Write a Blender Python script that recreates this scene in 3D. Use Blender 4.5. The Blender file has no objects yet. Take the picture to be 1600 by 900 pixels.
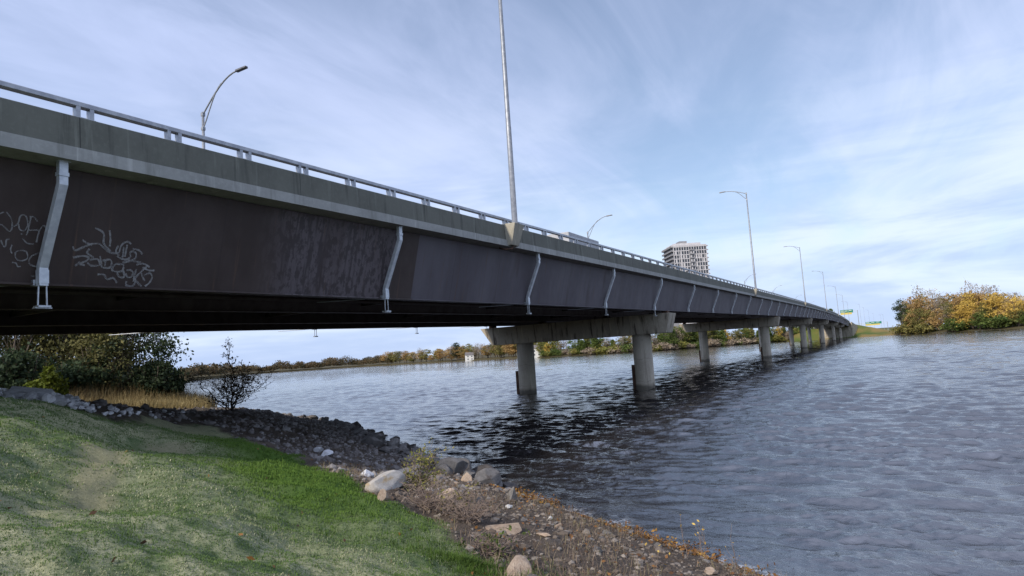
import bpy, math, random
import numpy as np
from mathutils import Vector, Matrix
rng = np.random.default_rng(7); random.seed(7)
R = math.radians
scene = bpy.context.scene
COL = scene.collection

# ------------------------------------------------------------------ camera (world: bridge runs along +Y, water is z = 0)
F, ROLL, P, AZ, EYE = 1050., R(3.75), R(5.65), R(27.845), 3.64
CAM = np.array([0., 0., EYE])
def ray(x, y):
    u, v = x-800, y-450
    c, s = math.cos(ROLL), math.sin(ROLL)
    u2, v2 = c*u-s*v, s*u+c*v
    X, cy, cz = u2/F, 1., -v2/F
    Y = cy*math.cos(P)-cz*math.sin(P); Z = cy*math.sin(P)+cz*math.cos(P)
    c, s = math.cos(AZ), math.sin(AZ)
    return np.array([c*X-s*Y, s*X+c*Y, Z])
def at_depth(x, y, D):                     # a point D metres away along the view axis
    d = ray(x, y); f = np.array([-math.sin(AZ), math.cos(AZ), 0])
    return CAM + d*(D/(d@f))
cam = bpy.data.cameras.new('camera'); cam.sensor_width = 36; cam.lens = F/1600*36
cam.clip_start = .1; cam.clip_end = 40000
co = bpy.data.objects.new('camera', cam); COL.objects.link(co); scene.camera = co
fw = ray(800, 450); rt = ray(801, 450)-fw; up = ray(800, 449)-fw
fw, rt, up = [v/np.linalg.norm(v) for v in (fw, rt, up)]
M = Matrix(((rt[0], up[0], -fw[0], 0), (rt[1], up[1], -fw[1], 0), (rt[2], up[2], -fw[2], EYE), (0, 0, 0, 1)))
co.matrix_world = M

# ------------------------------------------------------------------ naming and linking
def tag(o, label=None, cat=None, group=None, kind=None):
    if label: o['label'] = label
    if cat: o['category'] = cat
    if group: o['group'] = group
    if kind: o['kind'] = kind
    return o
def put_under(o, parent):
    if parent is not None:
        o.parent = parent
        o.matrix_parent_inverse = Matrix.Translation(parent.location).inverted() if parent.parent is None and parent.get('worldmesh') else Matrix()
def link(name, me, m=None, parent=None):
    o = bpy.data.objects.new(name, me); COL.objects.link(o)
    if m is not None and not me.materials: me.materials.append(m)
    put_under(o, parent)
    return o
def empty(name, loc, label, cat, group=None, rz=0, world=False):
    o = bpy.data.objects.new(name, None); COL.objects.link(o)
    o.location = loc; o.rotation_euler = (0, 0, rz); o.empty_display_size = .3
    if world: o['worldmesh'] = 1
    return tag(o, label, cat, group)
def copy_tree(o, parent=None):
    c = o.copy(); COL.objects.link(c)
    if parent is not None: c.parent = parent
    for ch in [k for k in o.children]: copy_tree(ch, c)
    return c
def mesh(name, V, Fc, smooth=False, attrs=None):
    V = np.asarray(V, np.float32)
    me = bpy.data.meshes.new(name)
    if isinstance(Fc, np.ndarray):
        n, k = Fc.shape
        me.vertices.add(len(V)); me.vertices.foreach_set('co', V.ravel())
        me.loops.add(n*k); me.loops.foreach_set('vertex_index', Fc.astype(np.int32).ravel())
        me.polygons.add(n); me.polygons.foreach_set('loop_start', np.arange(0, n*k, k, dtype=np.int32))
        me.polygons.foreach_set('use_smooth', np.full(n, smooth))
    else:
        me.from_pydata(V.tolist(), [], Fc)
        if smooth: me.polygons.foreach_set('use_smooth', np.full(len(me.polygons), True))
    if attrs:
        for k, a in attrs.items():
            a = np.asarray(a, np.float32)
            if a.ndim == 1:
                t = me.attributes.new(k, 'FLOAT', 'POINT'); t.data.foreach_set('value', a)
            else:
                t = me.attributes.new(k, 'FLOAT_COLOR', 'POINT'); t.data.foreach_set('color', a.ravel())
    me.update(calc_edges=True)
    if not isinstance(Fc, np.ndarray): me.validate()
    return me
class MB:                                  # collects shapes into one mesh
    def __init__(s): s.V = []; s.F = []
    def add(s, V, Fc):
        n = len(s.V); s.V += [tuple(map(float, v)) for v in V]; s.F += [tuple(i+n for i in f) for f in Fc]; return s
    def box(s, x0, x1, y0, y1, z0, z1):
        return s.add([(x0,y0,z0),(x1,y0,z0),(x1,y1,z0),(x0,y1,z0),(x0,y0,z1),(x1,y0,z1),(x1,y1,z1),(x0,y1,z1)],
                     [(3,2,1,0),(4,5,6,7),(0,1,5,4),(1,2,6,5),(2,3,7,6),(3,0,4,7)])
    def hexa(s, b, t):                     # bottom four, top four, both counter-clockwise
        return s.add(list(b)+list(t), [(3,2,1,0),(4,5,6,7),(0,1,5,4),(1,2,6,5),(2,3,7,6),(3,0,4,7)])
    def tube(s, pts, rad, n=8, square=None):
        pts = [np.array(p, float) for p in pts]; rad = rad if hasattr(rad, '__len__') else [rad]*len(pts)
        base = len(s.V); ref = None
        for i, p in enumerate(pts):
            t = pts[min(i+1, len(pts)-1)]-pts[max(i-1, 0)]; t /= np.linalg.norm(t)+1e-9
            if ref is None: ref = np.array([0, 1., 0]) if abs(t[1]) < .9 else np.array([1., 0, 0])
            a = ref-t*(ref@t); a /= np.linalg.norm(a); b = np.cross(t, a); ref = a
            for k in range(n):
                if square: 
                    ca, cb = [(1,1),(-1,1),(-1,-1),(1,-1)][k]; s.V.append(tuple(p+a*ca*square[0]+b*cb*square[1]))
                else:
                    th = 2*math.pi*k/n; s.V.append(tuple(p+(a*math.cos(th)+b*math.sin(th))*rad[i]))
        for i in range(len(pts)-1):
            for k in range(n):
                s.F.append((base+i*n+k, base+i*n+(k+1)%n, base+(i+1)*n+(k+1)%n, base+(i+1)*n+k))
        s.F.append(tuple(base+k for k in reversed(range(n)))); s.F.append(tuple(base+(len(pts)-1)*n+k for k in range(n)))
        return s
    def duct(s, pts, sq): return s.tube(pts, 1, 4, sq)
    def sweep(s, prof, ys, zf):            # prof: closed (x, dz) loop, counter-clockwise seen from -Y
        n = len(prof); base = len(s.V)
        for y in ys:
            z = zf(y); s.V += [(x, y, z+dz) for x, dz in prof]
        for i in range(len(ys)-1):
            for k in range(n):
                s.F.append((base+i*n+k, base+i*n+(k+1)%n, base+(i+1)*n+(k+1)%n, base+(i+1)*n+k))
        s.F.append(tuple(base+k for k in reversed(range(n)))); s.F.append(tuple(base+(len(ys)-1)*n+k for k in range(n)))
        return s
    def build(s, name, m, parent=None, smooth=False, bevel=0):
        me = mesh(name, s.V, s.F, smooth)
        import bmesh
        bm = bmesh.new(); bm.from_mesh(me); bmesh.ops.recalc_face_normals(bm, faces=bm.faces)
        if bevel: bmesh.ops.bevel(bm, geom=list(bm.edges), offset=bevel, segments=2, affect='EDGES', profile=.5)
        bm.to_mesh(me); bm.free()
        if smooth:
            me.polygons.foreach_set('use_smooth', np.full(len(me.polygons), True))
        return link(name, me, m, parent)

# ------------------------------------------------------------------ materials
class NT:
    def __init__(s, tree): s.t = tree
    def n(s, typ, ins=None, **kw):
        nd = s.t.nodes.new(typ)
        for k, v in kw.items(): setattr(nd, k, v)
        for k, v in (ins or {}).items():
            if isinstance(v, bpy.types.NodeSocket): s.t.links.new(v, nd.inputs[k])
            else: nd.inputs[k].default_value = v
        return nd
    def math(s, op, a, b=0., clamp=False):
        return s.n('ShaderNodeMath', {0: a, 1: b}, operation=op, use_clamp=clamp).outputs[0]
    def mix(s, f, a, b, blend='MIX'):
        nd = s.n('ShaderNodeMix', None, data_type='RGBA', blend_type=blend)
        for k, v in ((0, f), (6, a), (7, b)):
            if isinstance(v, bpy.types.NodeSocket): s.t.links.new(v, nd.inputs[k])
            else: nd.inputs[k].default_value = (*v, 1) if k and len(v) == 3 else v
        return nd.outputs[2]
    def ramp(s, v, a, b): return s.n('ShaderNodeMapRange', {0: v, 1: a, 2: b, 3: 0., 4: 1.}, interpolation_type='SMOOTHSTEP').outputs[0]
    def map(s, v, scale=(1,1,1), loc=(0,0,0), rot=(0,0,0)):
        return s.n('ShaderNodeMapping', {0: v, 1: loc, 2: rot, 3: scale}).outputs[0]
    def noise(s, v, scale, detail=4, rough=.55, dist=0.):
        return s.n('ShaderNodeTexNoise', {'Vector': v, 'Scale': scale, 'Detail': detail, 'Roughness': rough, 'Distortion': dist}).outputs[0]
def new_mat(name):
    m = bpy.data.materials.new(name); m.use_nodes = True
    t = NT(m.node_tree); b = m.node_tree.nodes['Principled BSDF']
    return m, t, b
def setb(t, b, **kw):
    for k, v in kw.items():
        k = {'col': 'Base Color', 'rough': 'Roughness', 'metal': 'Metallic', 'normal': 'Normal', 'spec': 'Specular IOR Level'}.get(k, k)
        if isinstance(v, bpy.types.NodeSocket): t.t.links.new(v, b.inputs[k])
        else: b.inputs[k].default_value = (*v, 1) if k == 'Base Color' else v
def mk(name, c1, c2, scale=3., rough=.8, metal=0., bump=.2, bscale=30., stretch=(1,1,1), lo=.35, hi=.65, spec=.3, c3=None, s3=.5, rnd=0.):
    m, t, b = new_mat(name)
    tc = t.n('ShaderNodeTexCoord').outputs['Object']
    v = t.map(tc, stretch)
    f = t.ramp(t.noise(v, scale, 6, .6), lo, hi)
    c = t.mix(f, c1, c2)
    if c3: c = t.mix(t.ramp(t.noise(tc, s3, 5, .6), .5, .7), c, c3)
    if rnd:
        oi = t.n('ShaderNodeObjectInfo').outputs['Random']
        hv = t.n('ShaderNodeHueSaturation', {'Value': t.n('ShaderNodeMapRange', {0: oi, 3: 1-rnd, 4: 1+rnd}).outputs[0], 'Color': c}); c = hv.outputs[0]
    nb = t.n('ShaderNodeBump', {'Strength': bump, 'Distance': .02, 'Height': t.noise(tc, bscale, 5, .6)}).outputs[0]
    setb(t, b, col=c, rough=rough, metal=metal, normal=nb, spec=spec)
    return m
def concrete(name, base, dark, stain=.5, joint=None, streak=True, sy=1., tide=False):
    m, t, b = new_mat(name)
    tc = t.n('ShaderNodeTexCoord').outputs['Object']
    c = t.mix(t.ramp(t.noise(tc, .7, 6, .6), .35, .7), base, tuple(.8*x for x in base))
    c = t.mix(t.math('MULTIPLY', t.ramp(t.noise(tc, 9., 5, .7), .45, .75), .35), c, tuple(1.35*x for x in base))
    if streak:
        v = t.map(tc, (2.2, 2.2*sy, .16))
        f = t.math('MULTIPLY', t.ramp(t.noise(v, 1.3, 5, .65), .52, .68), stain)
        c = t.mix(f, c, dark)
        v = t.map(tc, (3.5, 3.5*sy, .3), (7, 3, 1))
        f = t.math('MULTIPLY', t.ramp(t.noise(v, 1., 5, .65), .56, .68), .55)
        c = t.mix(f, c, tuple(1.5*x for x in base))
    if tide:
        zz = t.n('ShaderNodeSeparateXYZ', {0: tc}).outputs[2]
        zz = t.math('ADD', zz, t.math('MULTIPLY', t.noise(tc, 1.5, 4), .5))
        c = t.mix(t.math('MULTIPLY', t.math('SUBTRACT', 1., t.ramp(zz, .45, .85)), .75), c, (.06, .055, .045))
        q_ = t.math('ABSOLUTE', t.math('SUBTRACT', t.math('FRACT', t.math('DIVIDE', zz, 1.9)), .5))
        c = t.mix(t.math('MULTIPLY', t.math('LESS_THAN', q_, .012), .3), c, (.12, .11, .09))
    if joint:
        y = t.n('ShaderNodeSeparateXYZ', {0: tc}).outputs[1]
        p = t.math('ABSOLUTE', t.math('SUBTRACT', t.math('FRACT', t.math('DIVIDE', t.math('ADD', y, 1.3), joint)), .5))
        c = t.mix(t.math('MULTIPLY', t.math('LESS_THAN', p, .012/joint), .7), c, (.03, .03, .03))
    nb = t.n('ShaderNodeBump', {'Strength': .25, 'Distance': .01, 'Height': t.noise(tc, 22., 6, .7)}).outputs[0]
    setb(t, b, col=c, rough=.88, normal=nb, spec=.25)
    return m
M_PARA = concrete('parapet_concrete', (.165, .167, .142), (.085, .085, .075), .8, 6.1)
M_LEDGE = concrete('deck_concrete', (.37, .37, .35), (.22, .22, .20), .6)
M_PIER = concrete('pier_concrete', (.42, .375, .30), (.075, .058, .045), .9)
M_COL = concrete('column_concrete', (.44, .395, .32), (.24, .21, .17), .6, tide=True)
M_PED = concrete('pedestal_concrete', (.40, .37, .30), (.27, .25, .2), .5)
M_GALV = mk('galvanised_steel', (.50, .52, .54), (.36, .38, .41), 7., .45, .75, .08, 40.)
M_DUCT = mk('galvanised_duct', (.62, .65, .68), (.48, .51, .55), 5., .42, .35, .06, 30.)
M_RAIL = mk('rail_aluminium', (.40, .41, .43), (.30, .31, .34), 5., .4, .7, .08, 40.)
M_DARKST = mk('rusty_dark_steel', (.05, .03, .022), (.11, .06, .04), 3., .75, .2, .3, 25.)
M_UNDER = mk("brown_girder_steel", (.08, .062, .056), (.12, .10, .092), 1.5, .7, .1, .1, 20.)
M_POLE = mk('pole_steel', (.30, .315, .34), (.22, .235, .26), 6., .5, .5, .08, 40.)
M_LAMP = mk('lamp_housing', (.10, .10, .11), (.14, .14, .15), 6., .5, .4, .05, 40.)
M_ASPH = mk('asphalt', (.045, .045, .048), (.07, .07, .07), 4., .9, 0, .3, 60.)

def web_material():
    m, t, b = new_mat('weathered_web_steel')
    tc = t.n('ShaderNodeTexCoord').outputs['Object']
    sp = t.n('ShaderNodeSeparateXYZ', {0: tc}); y = sp.outputs[1]
    wob = t.math('MULTIPLY', t.math('SUBTRACT', t.noise(t.map(tc, (1, .6, .1)), 2., 3), .5), .5)
    yy = t.math('ADD', y, wob)
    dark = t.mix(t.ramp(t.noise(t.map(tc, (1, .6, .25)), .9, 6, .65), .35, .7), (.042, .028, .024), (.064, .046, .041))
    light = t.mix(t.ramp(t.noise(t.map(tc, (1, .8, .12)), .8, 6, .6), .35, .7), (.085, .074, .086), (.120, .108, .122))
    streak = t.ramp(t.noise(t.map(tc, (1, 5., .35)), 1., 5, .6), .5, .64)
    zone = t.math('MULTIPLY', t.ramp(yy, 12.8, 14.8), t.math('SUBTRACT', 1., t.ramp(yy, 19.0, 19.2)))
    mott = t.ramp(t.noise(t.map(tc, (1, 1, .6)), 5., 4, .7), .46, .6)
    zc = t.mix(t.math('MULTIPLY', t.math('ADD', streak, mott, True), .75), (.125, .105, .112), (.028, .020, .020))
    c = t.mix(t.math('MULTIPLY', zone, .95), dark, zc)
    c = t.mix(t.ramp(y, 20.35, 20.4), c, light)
    c = t.mix(t.math('MULTIPLY', t.ramp(t.noise(t.map(tc, (1, 1.2, .1)), .7, 5, .6), .56, .68), .5), c, (.055, .038, .036))
    sm = t.math('ABSOLUTE', t.math('SUBTRACT', t.math('FRACT', t.math('DIVIDE', t.math('ADD', y, 1.1), 3.707)), .5))
    c = t.mix(t.math('MULTIPLY', t.math('LESS_THAN', sm, .006), .35), c, (.03, .022, .022))
    run = t.ramp(t.noise(t.map(tc, (1, 7., .22)), 1., 4, .6), .60, .72)
    c = t.mix(t.math('MULTIPLY', run, .65), c, (.105, .062, .043))
    nb = t.n('ShaderNodeBump', {'Strength': .12, 'Distance': .01, 'Height': t.noise(tc, 14., 5, .7)}).outputs[0]
    rg = t.n('ShaderNodeMapRange', {0: t.noise(tc, 2., 4), 3: .5, 4: .75}).outputs[0]
    setb(t, b, col=c, rough=rg, normal=nb, spec=.35)
    return m
M_WEB = web_material()

def leaf_mat(name, cols, rough=.7, trans=.25):
    m, t, b = new_mat(name)
    a = t.n('ShaderNodeAttribute', None, attribute_name='tint').outputs['Fac']
    cr = t.n('ShaderNodeValToRGB', {0: a}); e = cr.color_ramp.elements
    e[0].position = 0; e[0].color = (*cols[0], 1); e[1].position = 1; e[1].color = (*cols[-1], 1)
    for i, c in enumerate(cols[1:-1]): k = e.new((i+1)/(len(cols)-1)); k.color = (*c, 1)
    oi = t.n('ShaderNodeObjectInfo').outputs['Random']
    hv = t.n('ShaderNodeHueSaturation', {'Value': t.n('ShaderNodeMapRange', {0: oi, 3: .8, 4: 1.2}).outputs[0], 'Color': cr.outputs[0]})
    setb(t, b, col=hv.outputs[0], rough=rough, spec=.2)
    tr = t.n('ShaderNodeBsdfTranslucent', {0: hv.outputs[0]})
    mx = t.n('ShaderNodeMixShader', {0: trans, 1: b.outputs[0], 2: tr.outputs[0]})
    t.t.links.new(mx.outputs[0], t.t.nodes['Material Output'].inputs[0])
    return m
M_BARK = mk('bark', (.09, .07, .055), (.16, .13, .10), 6., .9, 0, .5, 20., (1, 1, .3))
M_PALEBARK = mk('pale_bark', (.45, .42, .37), (.25, .22, .19), 4., .85, 0, .3, 20., (1, 1, .4))

# ------------------------------------------------------------------ value noise and polylines
_lat = rng.random((256, 256))
def vnoise(x, y):
    xi = np.floor(x).astype(int); yi = np.floor(y).astype(int); fx = x-xi; fy = y-yi
    fx = fx*fx*(3-2*fx); fy = fy*fy*(3-2*fy)
    g = lambda i, j: _lat[(xi+i) % 256, (yi+j) % 256]
    return (g(0,0)*(1-fx)+g(1,0)*fx)*(1-fy)+(g(0,1)*(1-fx)+g(1,1)*fx)*fy-.5
def fbm(x, y, o=4):
    s = 0; a = 1.
    for i in range(o): s = s+a*vnoise(x*2**i+17*i, y*2**i+9*i); a *= .5
    return s
def sdist(px, py, line):                   # distance to a line; positive inside the land it closes round behind the viewer
    px = np.asarray(px, float); py = np.asarray(py, float)
    best = np.full(px.shape, 1e18); inside = np.zeros(px.shape, bool)
    for (ax, ay), (bx, by) in zip(line[:-1], line[1:]):
        dx, dy = bx-ax, by-ay; L2 = dx*dx+dy*dy
        t = np.clip(((px-ax)*dx+(py-ay)*dy)/L2, 0, 1)
        best = np.minimum(best, (px-ax-t*dx)**2+(py-ay-t*dy)**2)
    ring = list(line)+[(line[-1][0]-900, line[-1][1]-900), (line[-1][0]-900, -2500), (line[0][0]+900, -2500)]
    if line[-1][0] > line[0][0]: ring = list(line)+[(line[-1][0]+900, -2500), (line[0][0]-900, -2500)]
    for (ax, ay), (bx, by) in zip(ring, ring[1:]+ring[:1]):
        if ay == by: continue
        c = ((ay > py) != (by > py)) & (px < (bx-ax)*(py-ay)/(by-ay)+ax); inside ^= c
    return np.sqrt(best)*np.where(inside, 1., -1.)
def ss(x, a, b):
    t = np.clip((x-a)/(b-a), 0, 1); return t*t*(3-2*t)

SHORE = [(400,-330),(60,-42),(30,-15),(14,-1),(5,6.2),(-2,11.2),(-4.3,12.8),(-6.9,14.6),(-9.2,16.3),(-12.6,18.7),(-15.4,21.0),(-21.0,25.6),(-26,29.6),
         (-32,33.2),(-37,35.2),(-42,36.6),(-47,36.8),(-60,43.6),(-120,87),(-280,203),(-500,362)]
FARX = [150, 250, 290, 345, 400, 560, 605, 675, 732, 800, 845, 1022, 1170, 1245, 1300, 1335, 1345, 1400, 1500, 1600, 1750, 1950, 2600]
FARD = [700, 560, 480, 620, 1000, 1000, 900, 760, 700, 600, 520, 430, 500, 530, 510, 500, 470, 450, 385, 340, 320, 290, 260]
def hpx(x, y):                             # column at which a horizon point in that direction shows
    fx = -math.sin(AZ)*x+math.cos(AZ)*y; lx = math.cos(AZ)*x+math.sin(AZ)*y
    fx = np.maximum(fx, 1e-3)
    cy = fx*math.cos(P); cz = -fx*math.sin(P)
    u = F*lx/cy; v = -F*cz/cy
    return 800+math.cos(ROLL)*u+math.sin(ROLL)*v, fx
def zb(y):                                 # underside of the girders along the bridge
    ys = [-40,0,27,56,90,144,210,280,350,430,520,620,760]; zs = [5.0,5.55,6.06,6.46,6.96,7.75,8.6,9.2,9.45,9.3,8.7,7.5,5.6]
    y = np.asarray(y, float)
    return sum(np.interp(y+k, ys, zs) for k in (-16,-8,0,8,16))/5 if np.ndim(y) else float(sum(np.interp(y+k, ys, zs) for k in (-16,-8,0,8,16))/5)
def road_z(y): return np.maximum(zb(np.minimum(y, 700))+2.74-np.maximum(y-700, 0)*.012, 5.)
PATH = [(-14.6,10.2),(-13.4,8.6),(-11.5,7.0),(-9.0,5.2),(-6.4,3.4),(-4.2,1.6)]
def height(x, y):
    x = np.asarray(x, float); y = np.asarray(y, float)
    d = sdist(x, y, SHORE)
    wob = fbm(x*.35, y*.35, 3)
    d2 = d+wob*.5*ss(np.abs(d), .1, 1.5)
    h = np.interp(d2, [-40,-4,-.9,0,.7,2.2,7.4,11.2,14,25,60,300], [-4,-1.4,-.42,0,.30,.62,2.0,3.35,3.75,4.0,4.5,5.5])
    h = h-np.maximum(h-1.6, 0)*.68*ss(-x, 19, 31)*(np.hypot(x, y) < 400)
    near = ss(d, 1.5, 4)*ss(-np.hypot(x, y), -60, -25)
    dp = np.abs(sdist(x, y, PATH))
    h = h+near*(fbm(x*.5+3, y*.5, 3)*.30+fbm(x*1.7, y*1.7+8, 3)*.10-.16*np.exp(-(dp/.8)**2)+.10*fbm((x*.78-y*.62)*1.5, (x*.62+y*.78)*.38, 3)+.05*fbm((x*.78-y*.62)*4.5, (x*.62+y*.78)*1.1+5, 2)+.035*fbm(x*6., y*6.+3, 2))
    h = h+.04*fbm(x*3.1, y*3.1, 3)*ss(d, -1, .5)
    px, dep = hpx(x, y)
    ds = np.interp(px, FARX, FARD)
    fa = np.where(dep > 20, np.clip((dep-ds+fbm(x*.03, y*.03, 2)*10)*.11, -4, 2.2)+np.maximum(dep-ds-60, 0)*.004, -4)
    h = np.maximum(h, fa)
    rz = road_z(y)-.3
    e = np.minimum(rz-np.maximum(np.abs(x+23.5)-10.2, 0)/3.4, (y-563)*np.where(x > -13.5, .45, 3.))
    h = np.where(y > 540, np.maximum(h, e), h)
    return h
def ground_at(px, py, tmax=200):
    d = ray(px, py); t = np.concatenate([np.linspace(.5, 60, 1500), np.linspace(60, tmax, 800)])
    Q = CAM+d*t[:, None]; g = height(Q[:, 0], Q[:, 1])
    i = np.argmax(Q[:, 2] < g)
    return Q[i] if Q[i, 2] < g[i] else None
def gz(x, y): return float(height(np.array([x]), np.array([y]))[0])

GRASS_PX = [(20,614),(110,637),(180,656),(230,652),(330,663),(400,689),(470,713),(530,738),(570,765),(600,785),(680,806),(720,850),(770,899)]
GR = [ground_at(*q)[:2] for q in GRASS_PX]
GRASS = [(-60, -2), (GR[0][0]-9, GR[0][1]-.6)] + [tuple(q) for q in GR] + [(-1.8, 4.6), (3, 1.5), (14, -7), (60, -50)]
GRASS = GRASS[::-1]                        # so that the lawn is on the left of the line

# ------------------------------------------------------------------ ground sheet
def polar(r, th):
    rr, tt = np.meshgrid(r, th, indexing='ij')
    X = -np.sin(tt)*rr; Y = np.cos(tt)*rr
    nr, nt = rr.shape
    i = np.arange(nr-1)[:, None]*nt; j = np.arange(nt)[None, :]; j2 = (j+1) % nt
    Fc = np.stack([i+j, i+nt+j, i+nt+j2, i+j2], -1).reshape(-1, 4)
    return X.ravel(), Y.ravel(), Fc[:, ::-1]
def angles(fine, c=None, half=R(46)):
    c = AZ if c is None else c
    a = np.arange(-half, half, fine); mid = np.arange(half, R(75), fine*3); rest = np.arange(R(75), 2*math.pi-R(75), R(2.5))
    return c+np.concatenate([a, mid, rest, -mid[::-1]])
r = np.concatenate([np.geomspace(.5, 60, 420), np.geomspace(60.6, 1400, 200), np.geomspace(1450, 14000, 20)])
X, Y, Fc = polar(r, angles(R(.16)))
Z = height(X, Y)
dsh = sdist(X, Y, SHORE); dg = sdist(X, Y, GRASS)+fbm(X*1.3, Y*1.3, 3)*.5
rad = np.hypot(X, Y)
grass = ss(dg, -.12, .25)
palez = (.45+.55*np.clip(ss(-rad, -9.5, -6)+ss(-X, 12, 16), 0, 1))
bright = grass*(1-ss(dg+fbm(X*.6, Y*.6, 3)*1.2, .9, 2.6))*ss(X, -19, -15.5)*(.15+.85*ss(-X, 4.8, 8.2))
dpath = np.abs(sdist(X, Y, PATH))+fbm(X*1.5, Y*1.5, 3)*.35
path = .95*ss(-dpath, -.50, -.08)*ss(rad, 6., 9.)*ss(-rad, -24, -18)
dry = ss(-X, 32.8, 34.)*ss(-.77*X-Y, -.3, .6)*ss(dsh, .8, 2)*(rad < 300)
farland = (rad > 200).astype(float); emb = ((Y > 500)&(X > -60)&(X < 40)&(rad > 200)).astype(float)
zone = np.stack([grass*(rad < 200), np.where(rad > 200, emb, bright), path, dry], 1)
wet = ss(-dsh, -.9, -.15)*(rad < 200)
ground_me = mesh('ground', np.stack([X, Y, Z], 1), Fc, True, {'zone': zone, 'far': farland, 'wet': wet, 'alpha_dry': dry, 'palez': palez})
def ground_material():
    m, t, b = new_mat('bank_ground')
    tc = t.n('ShaderNodeTexCoord').outputs['Object']
    za = t.n('ShaderNodeAttribute', None, attribute_name='zone')
    sp = t.n('ShaderNodeSeparateColor', {0: za.outputs['Color']})
    g, br, pa = sp.outputs[0], sp.outputs[1], sp.outputs[2]
    far = t.n('ShaderNodeAttribute', None, attribute_name='far').outputs['Fac']
    wet = t.n('ShaderNodeAttribute', None, attribute_name='wet').outputs['Fac']
    dr = t.n('ShaderNodeAttribute', None, attribute_name='alpha_dry').outputs['Fac']
    n1 = t.noise(tc, .55, 6, .65); n2 = t.noise(tc, 3.2, 6, .7); n3 = t.noise(tc, 26., 5, .75)
    green = t.mix(t.ramp(n2, .3, .7), (.085, .13, .05), (.135, .175, .09))
    pale = t.mix(t.ramp(n3, .3, .7), (.22, .24, .13), (.43, .42, .27))
    pz = t.n('ShaderNodeAttribute', None, attribute_name='palez').outputs['Fac']
    c = t.mix(t.math('MULTIPLY', pz, t.ramp(t.math('ADD', t.math('MULTIPLY', n1, .6), t.math('MULTIPLY', n2, .4)), .40, .54)), green, pale)
    c = t.mix(br, c, t.mix(t.ramp(n2, .3, .7), (.055, .11, .018), (.08, .14, .026)))
    c = t.mix(t.math('MULTIPLY', pa, .85), c, t.mix(t.ramp(n3, .3, .7), (.20, .19, .11), (.30, .28, .18)))
    dirt = t.mix(t.ramp(n2, .3, .7), (.062, .049, .04), (.118, .096, .078))
    dirt = t.mix(t.math('MULTIPLY', t.ramp(n3, .5, .7), .4), dirt, (.19, .165, .14))
    dirt = t.mix(dr, dirt, t.mix(t.ramp(n3, .3, .7), (.22, .17, .07), (.35, .28, .13)))
    dirt = t.mix(wet, dirt, (.045, .037, .03))
    farc = t.mix(t.ramp(t.noise(tc, .03, 5, .6), .4, .62), (.07, .11, .025), (.22, .16, .06))
    c = t.mix(g, dirt, c); c = t.mix(far, c, t.mix(br, t.mix(n2, (.045, .045, .02), (.11, .085, .045)), farc))
    hgt = t.math('ADD', t.math('MULTIPLY', n3, .6), t.math('MULTIPLY', t.noise(tc, 90., 4, .7), .4))
    nb = t.n('ShaderNodeBump', {'Strength': .8, 'Distance': .05, 'Height': hgt}).outputs[0]
    setb(t, b, col=c, rough=.95, normal=nb, spec=.15)
    return m
tag(link('ground', ground_me, ground_material()), kind='structure')

# ------------------------------------------------------------------ water
r = np.concatenate([np.geomspace(1., 6.9, 70), np.geomspace(7, 300, 1350), np.geomspace(302, 2500, 90), np.geomspace(2600, 14000, 8)])
X, Y, Fc = polar(r, angles(R(.13)))
rad = np.hypot(X, Y); cell = np.maximum(rad*.0030, .02)
NW = 150
lam = np.exp(rng.uniform(math.log(.12), math.log(2.4), NW)); th = R(166)+rng.normal(0, 1, NW)*np.where(lam < .5, R(34), R(20))
ph = rng.uniform(0, 2*math.pi, NW); k = 2*math.pi/lam
slope = np.where(lam < .45, .028, np.where(lam < 1.5, .030, .020))
amp = slope/k
DX = np.zeros_like(X); DY = np.zeros_like(X); DZ = np.zeros_like(X)
gust = .95+.5*fbm(X*.03, Y*.05, 3); patch = np.clip(1+1.3*fbm(X*.16+7, Y*.22, 3), .3, 1.8)
for i in range(NW):
    kx, ky = -math.sin(th[i])*k[i], math.cos(th[i])*k[i]
    w = np.clip((lam[i]/cell-2.2)/2.5, 0, 1)
    msk = w > 0
    a = (kx*X[msk]+ky*Y[msk]+ph[i]); A = amp[i]*w[msk]*(patch[msk] if lam[i] < .6 else 1.)
    DZ[msk] += A*np.cos(a); s_ = np.sin(a)*A*.6; DX[msk] -= s_*kx/k[i]; DY[msk] -= s_*ky/k[i]
dsh = sdist(X, Y, SHORE)
calm = .35+.65*ss(-dsh, 0, 3.5)
Z2 = DZ*gust*calm; X2 = X+DX*gust*calm-math.sin(R(166))*Z2*.4; Y2 = Y+DY*gust*calm+math.cos(R(166))*Z2*.4
foam = ss(dsh+fbm(X*.8, Y*.8, 3)*.5, -.75, -.05)*ss(fbm(X*1.1+5, Y*1.1, 3), -.05, .3)*(rad < 40)
water_me = mesh('water', np.stack([X2, Y2, Z2], 1), Fc, True, {'foam': foam})
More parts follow.
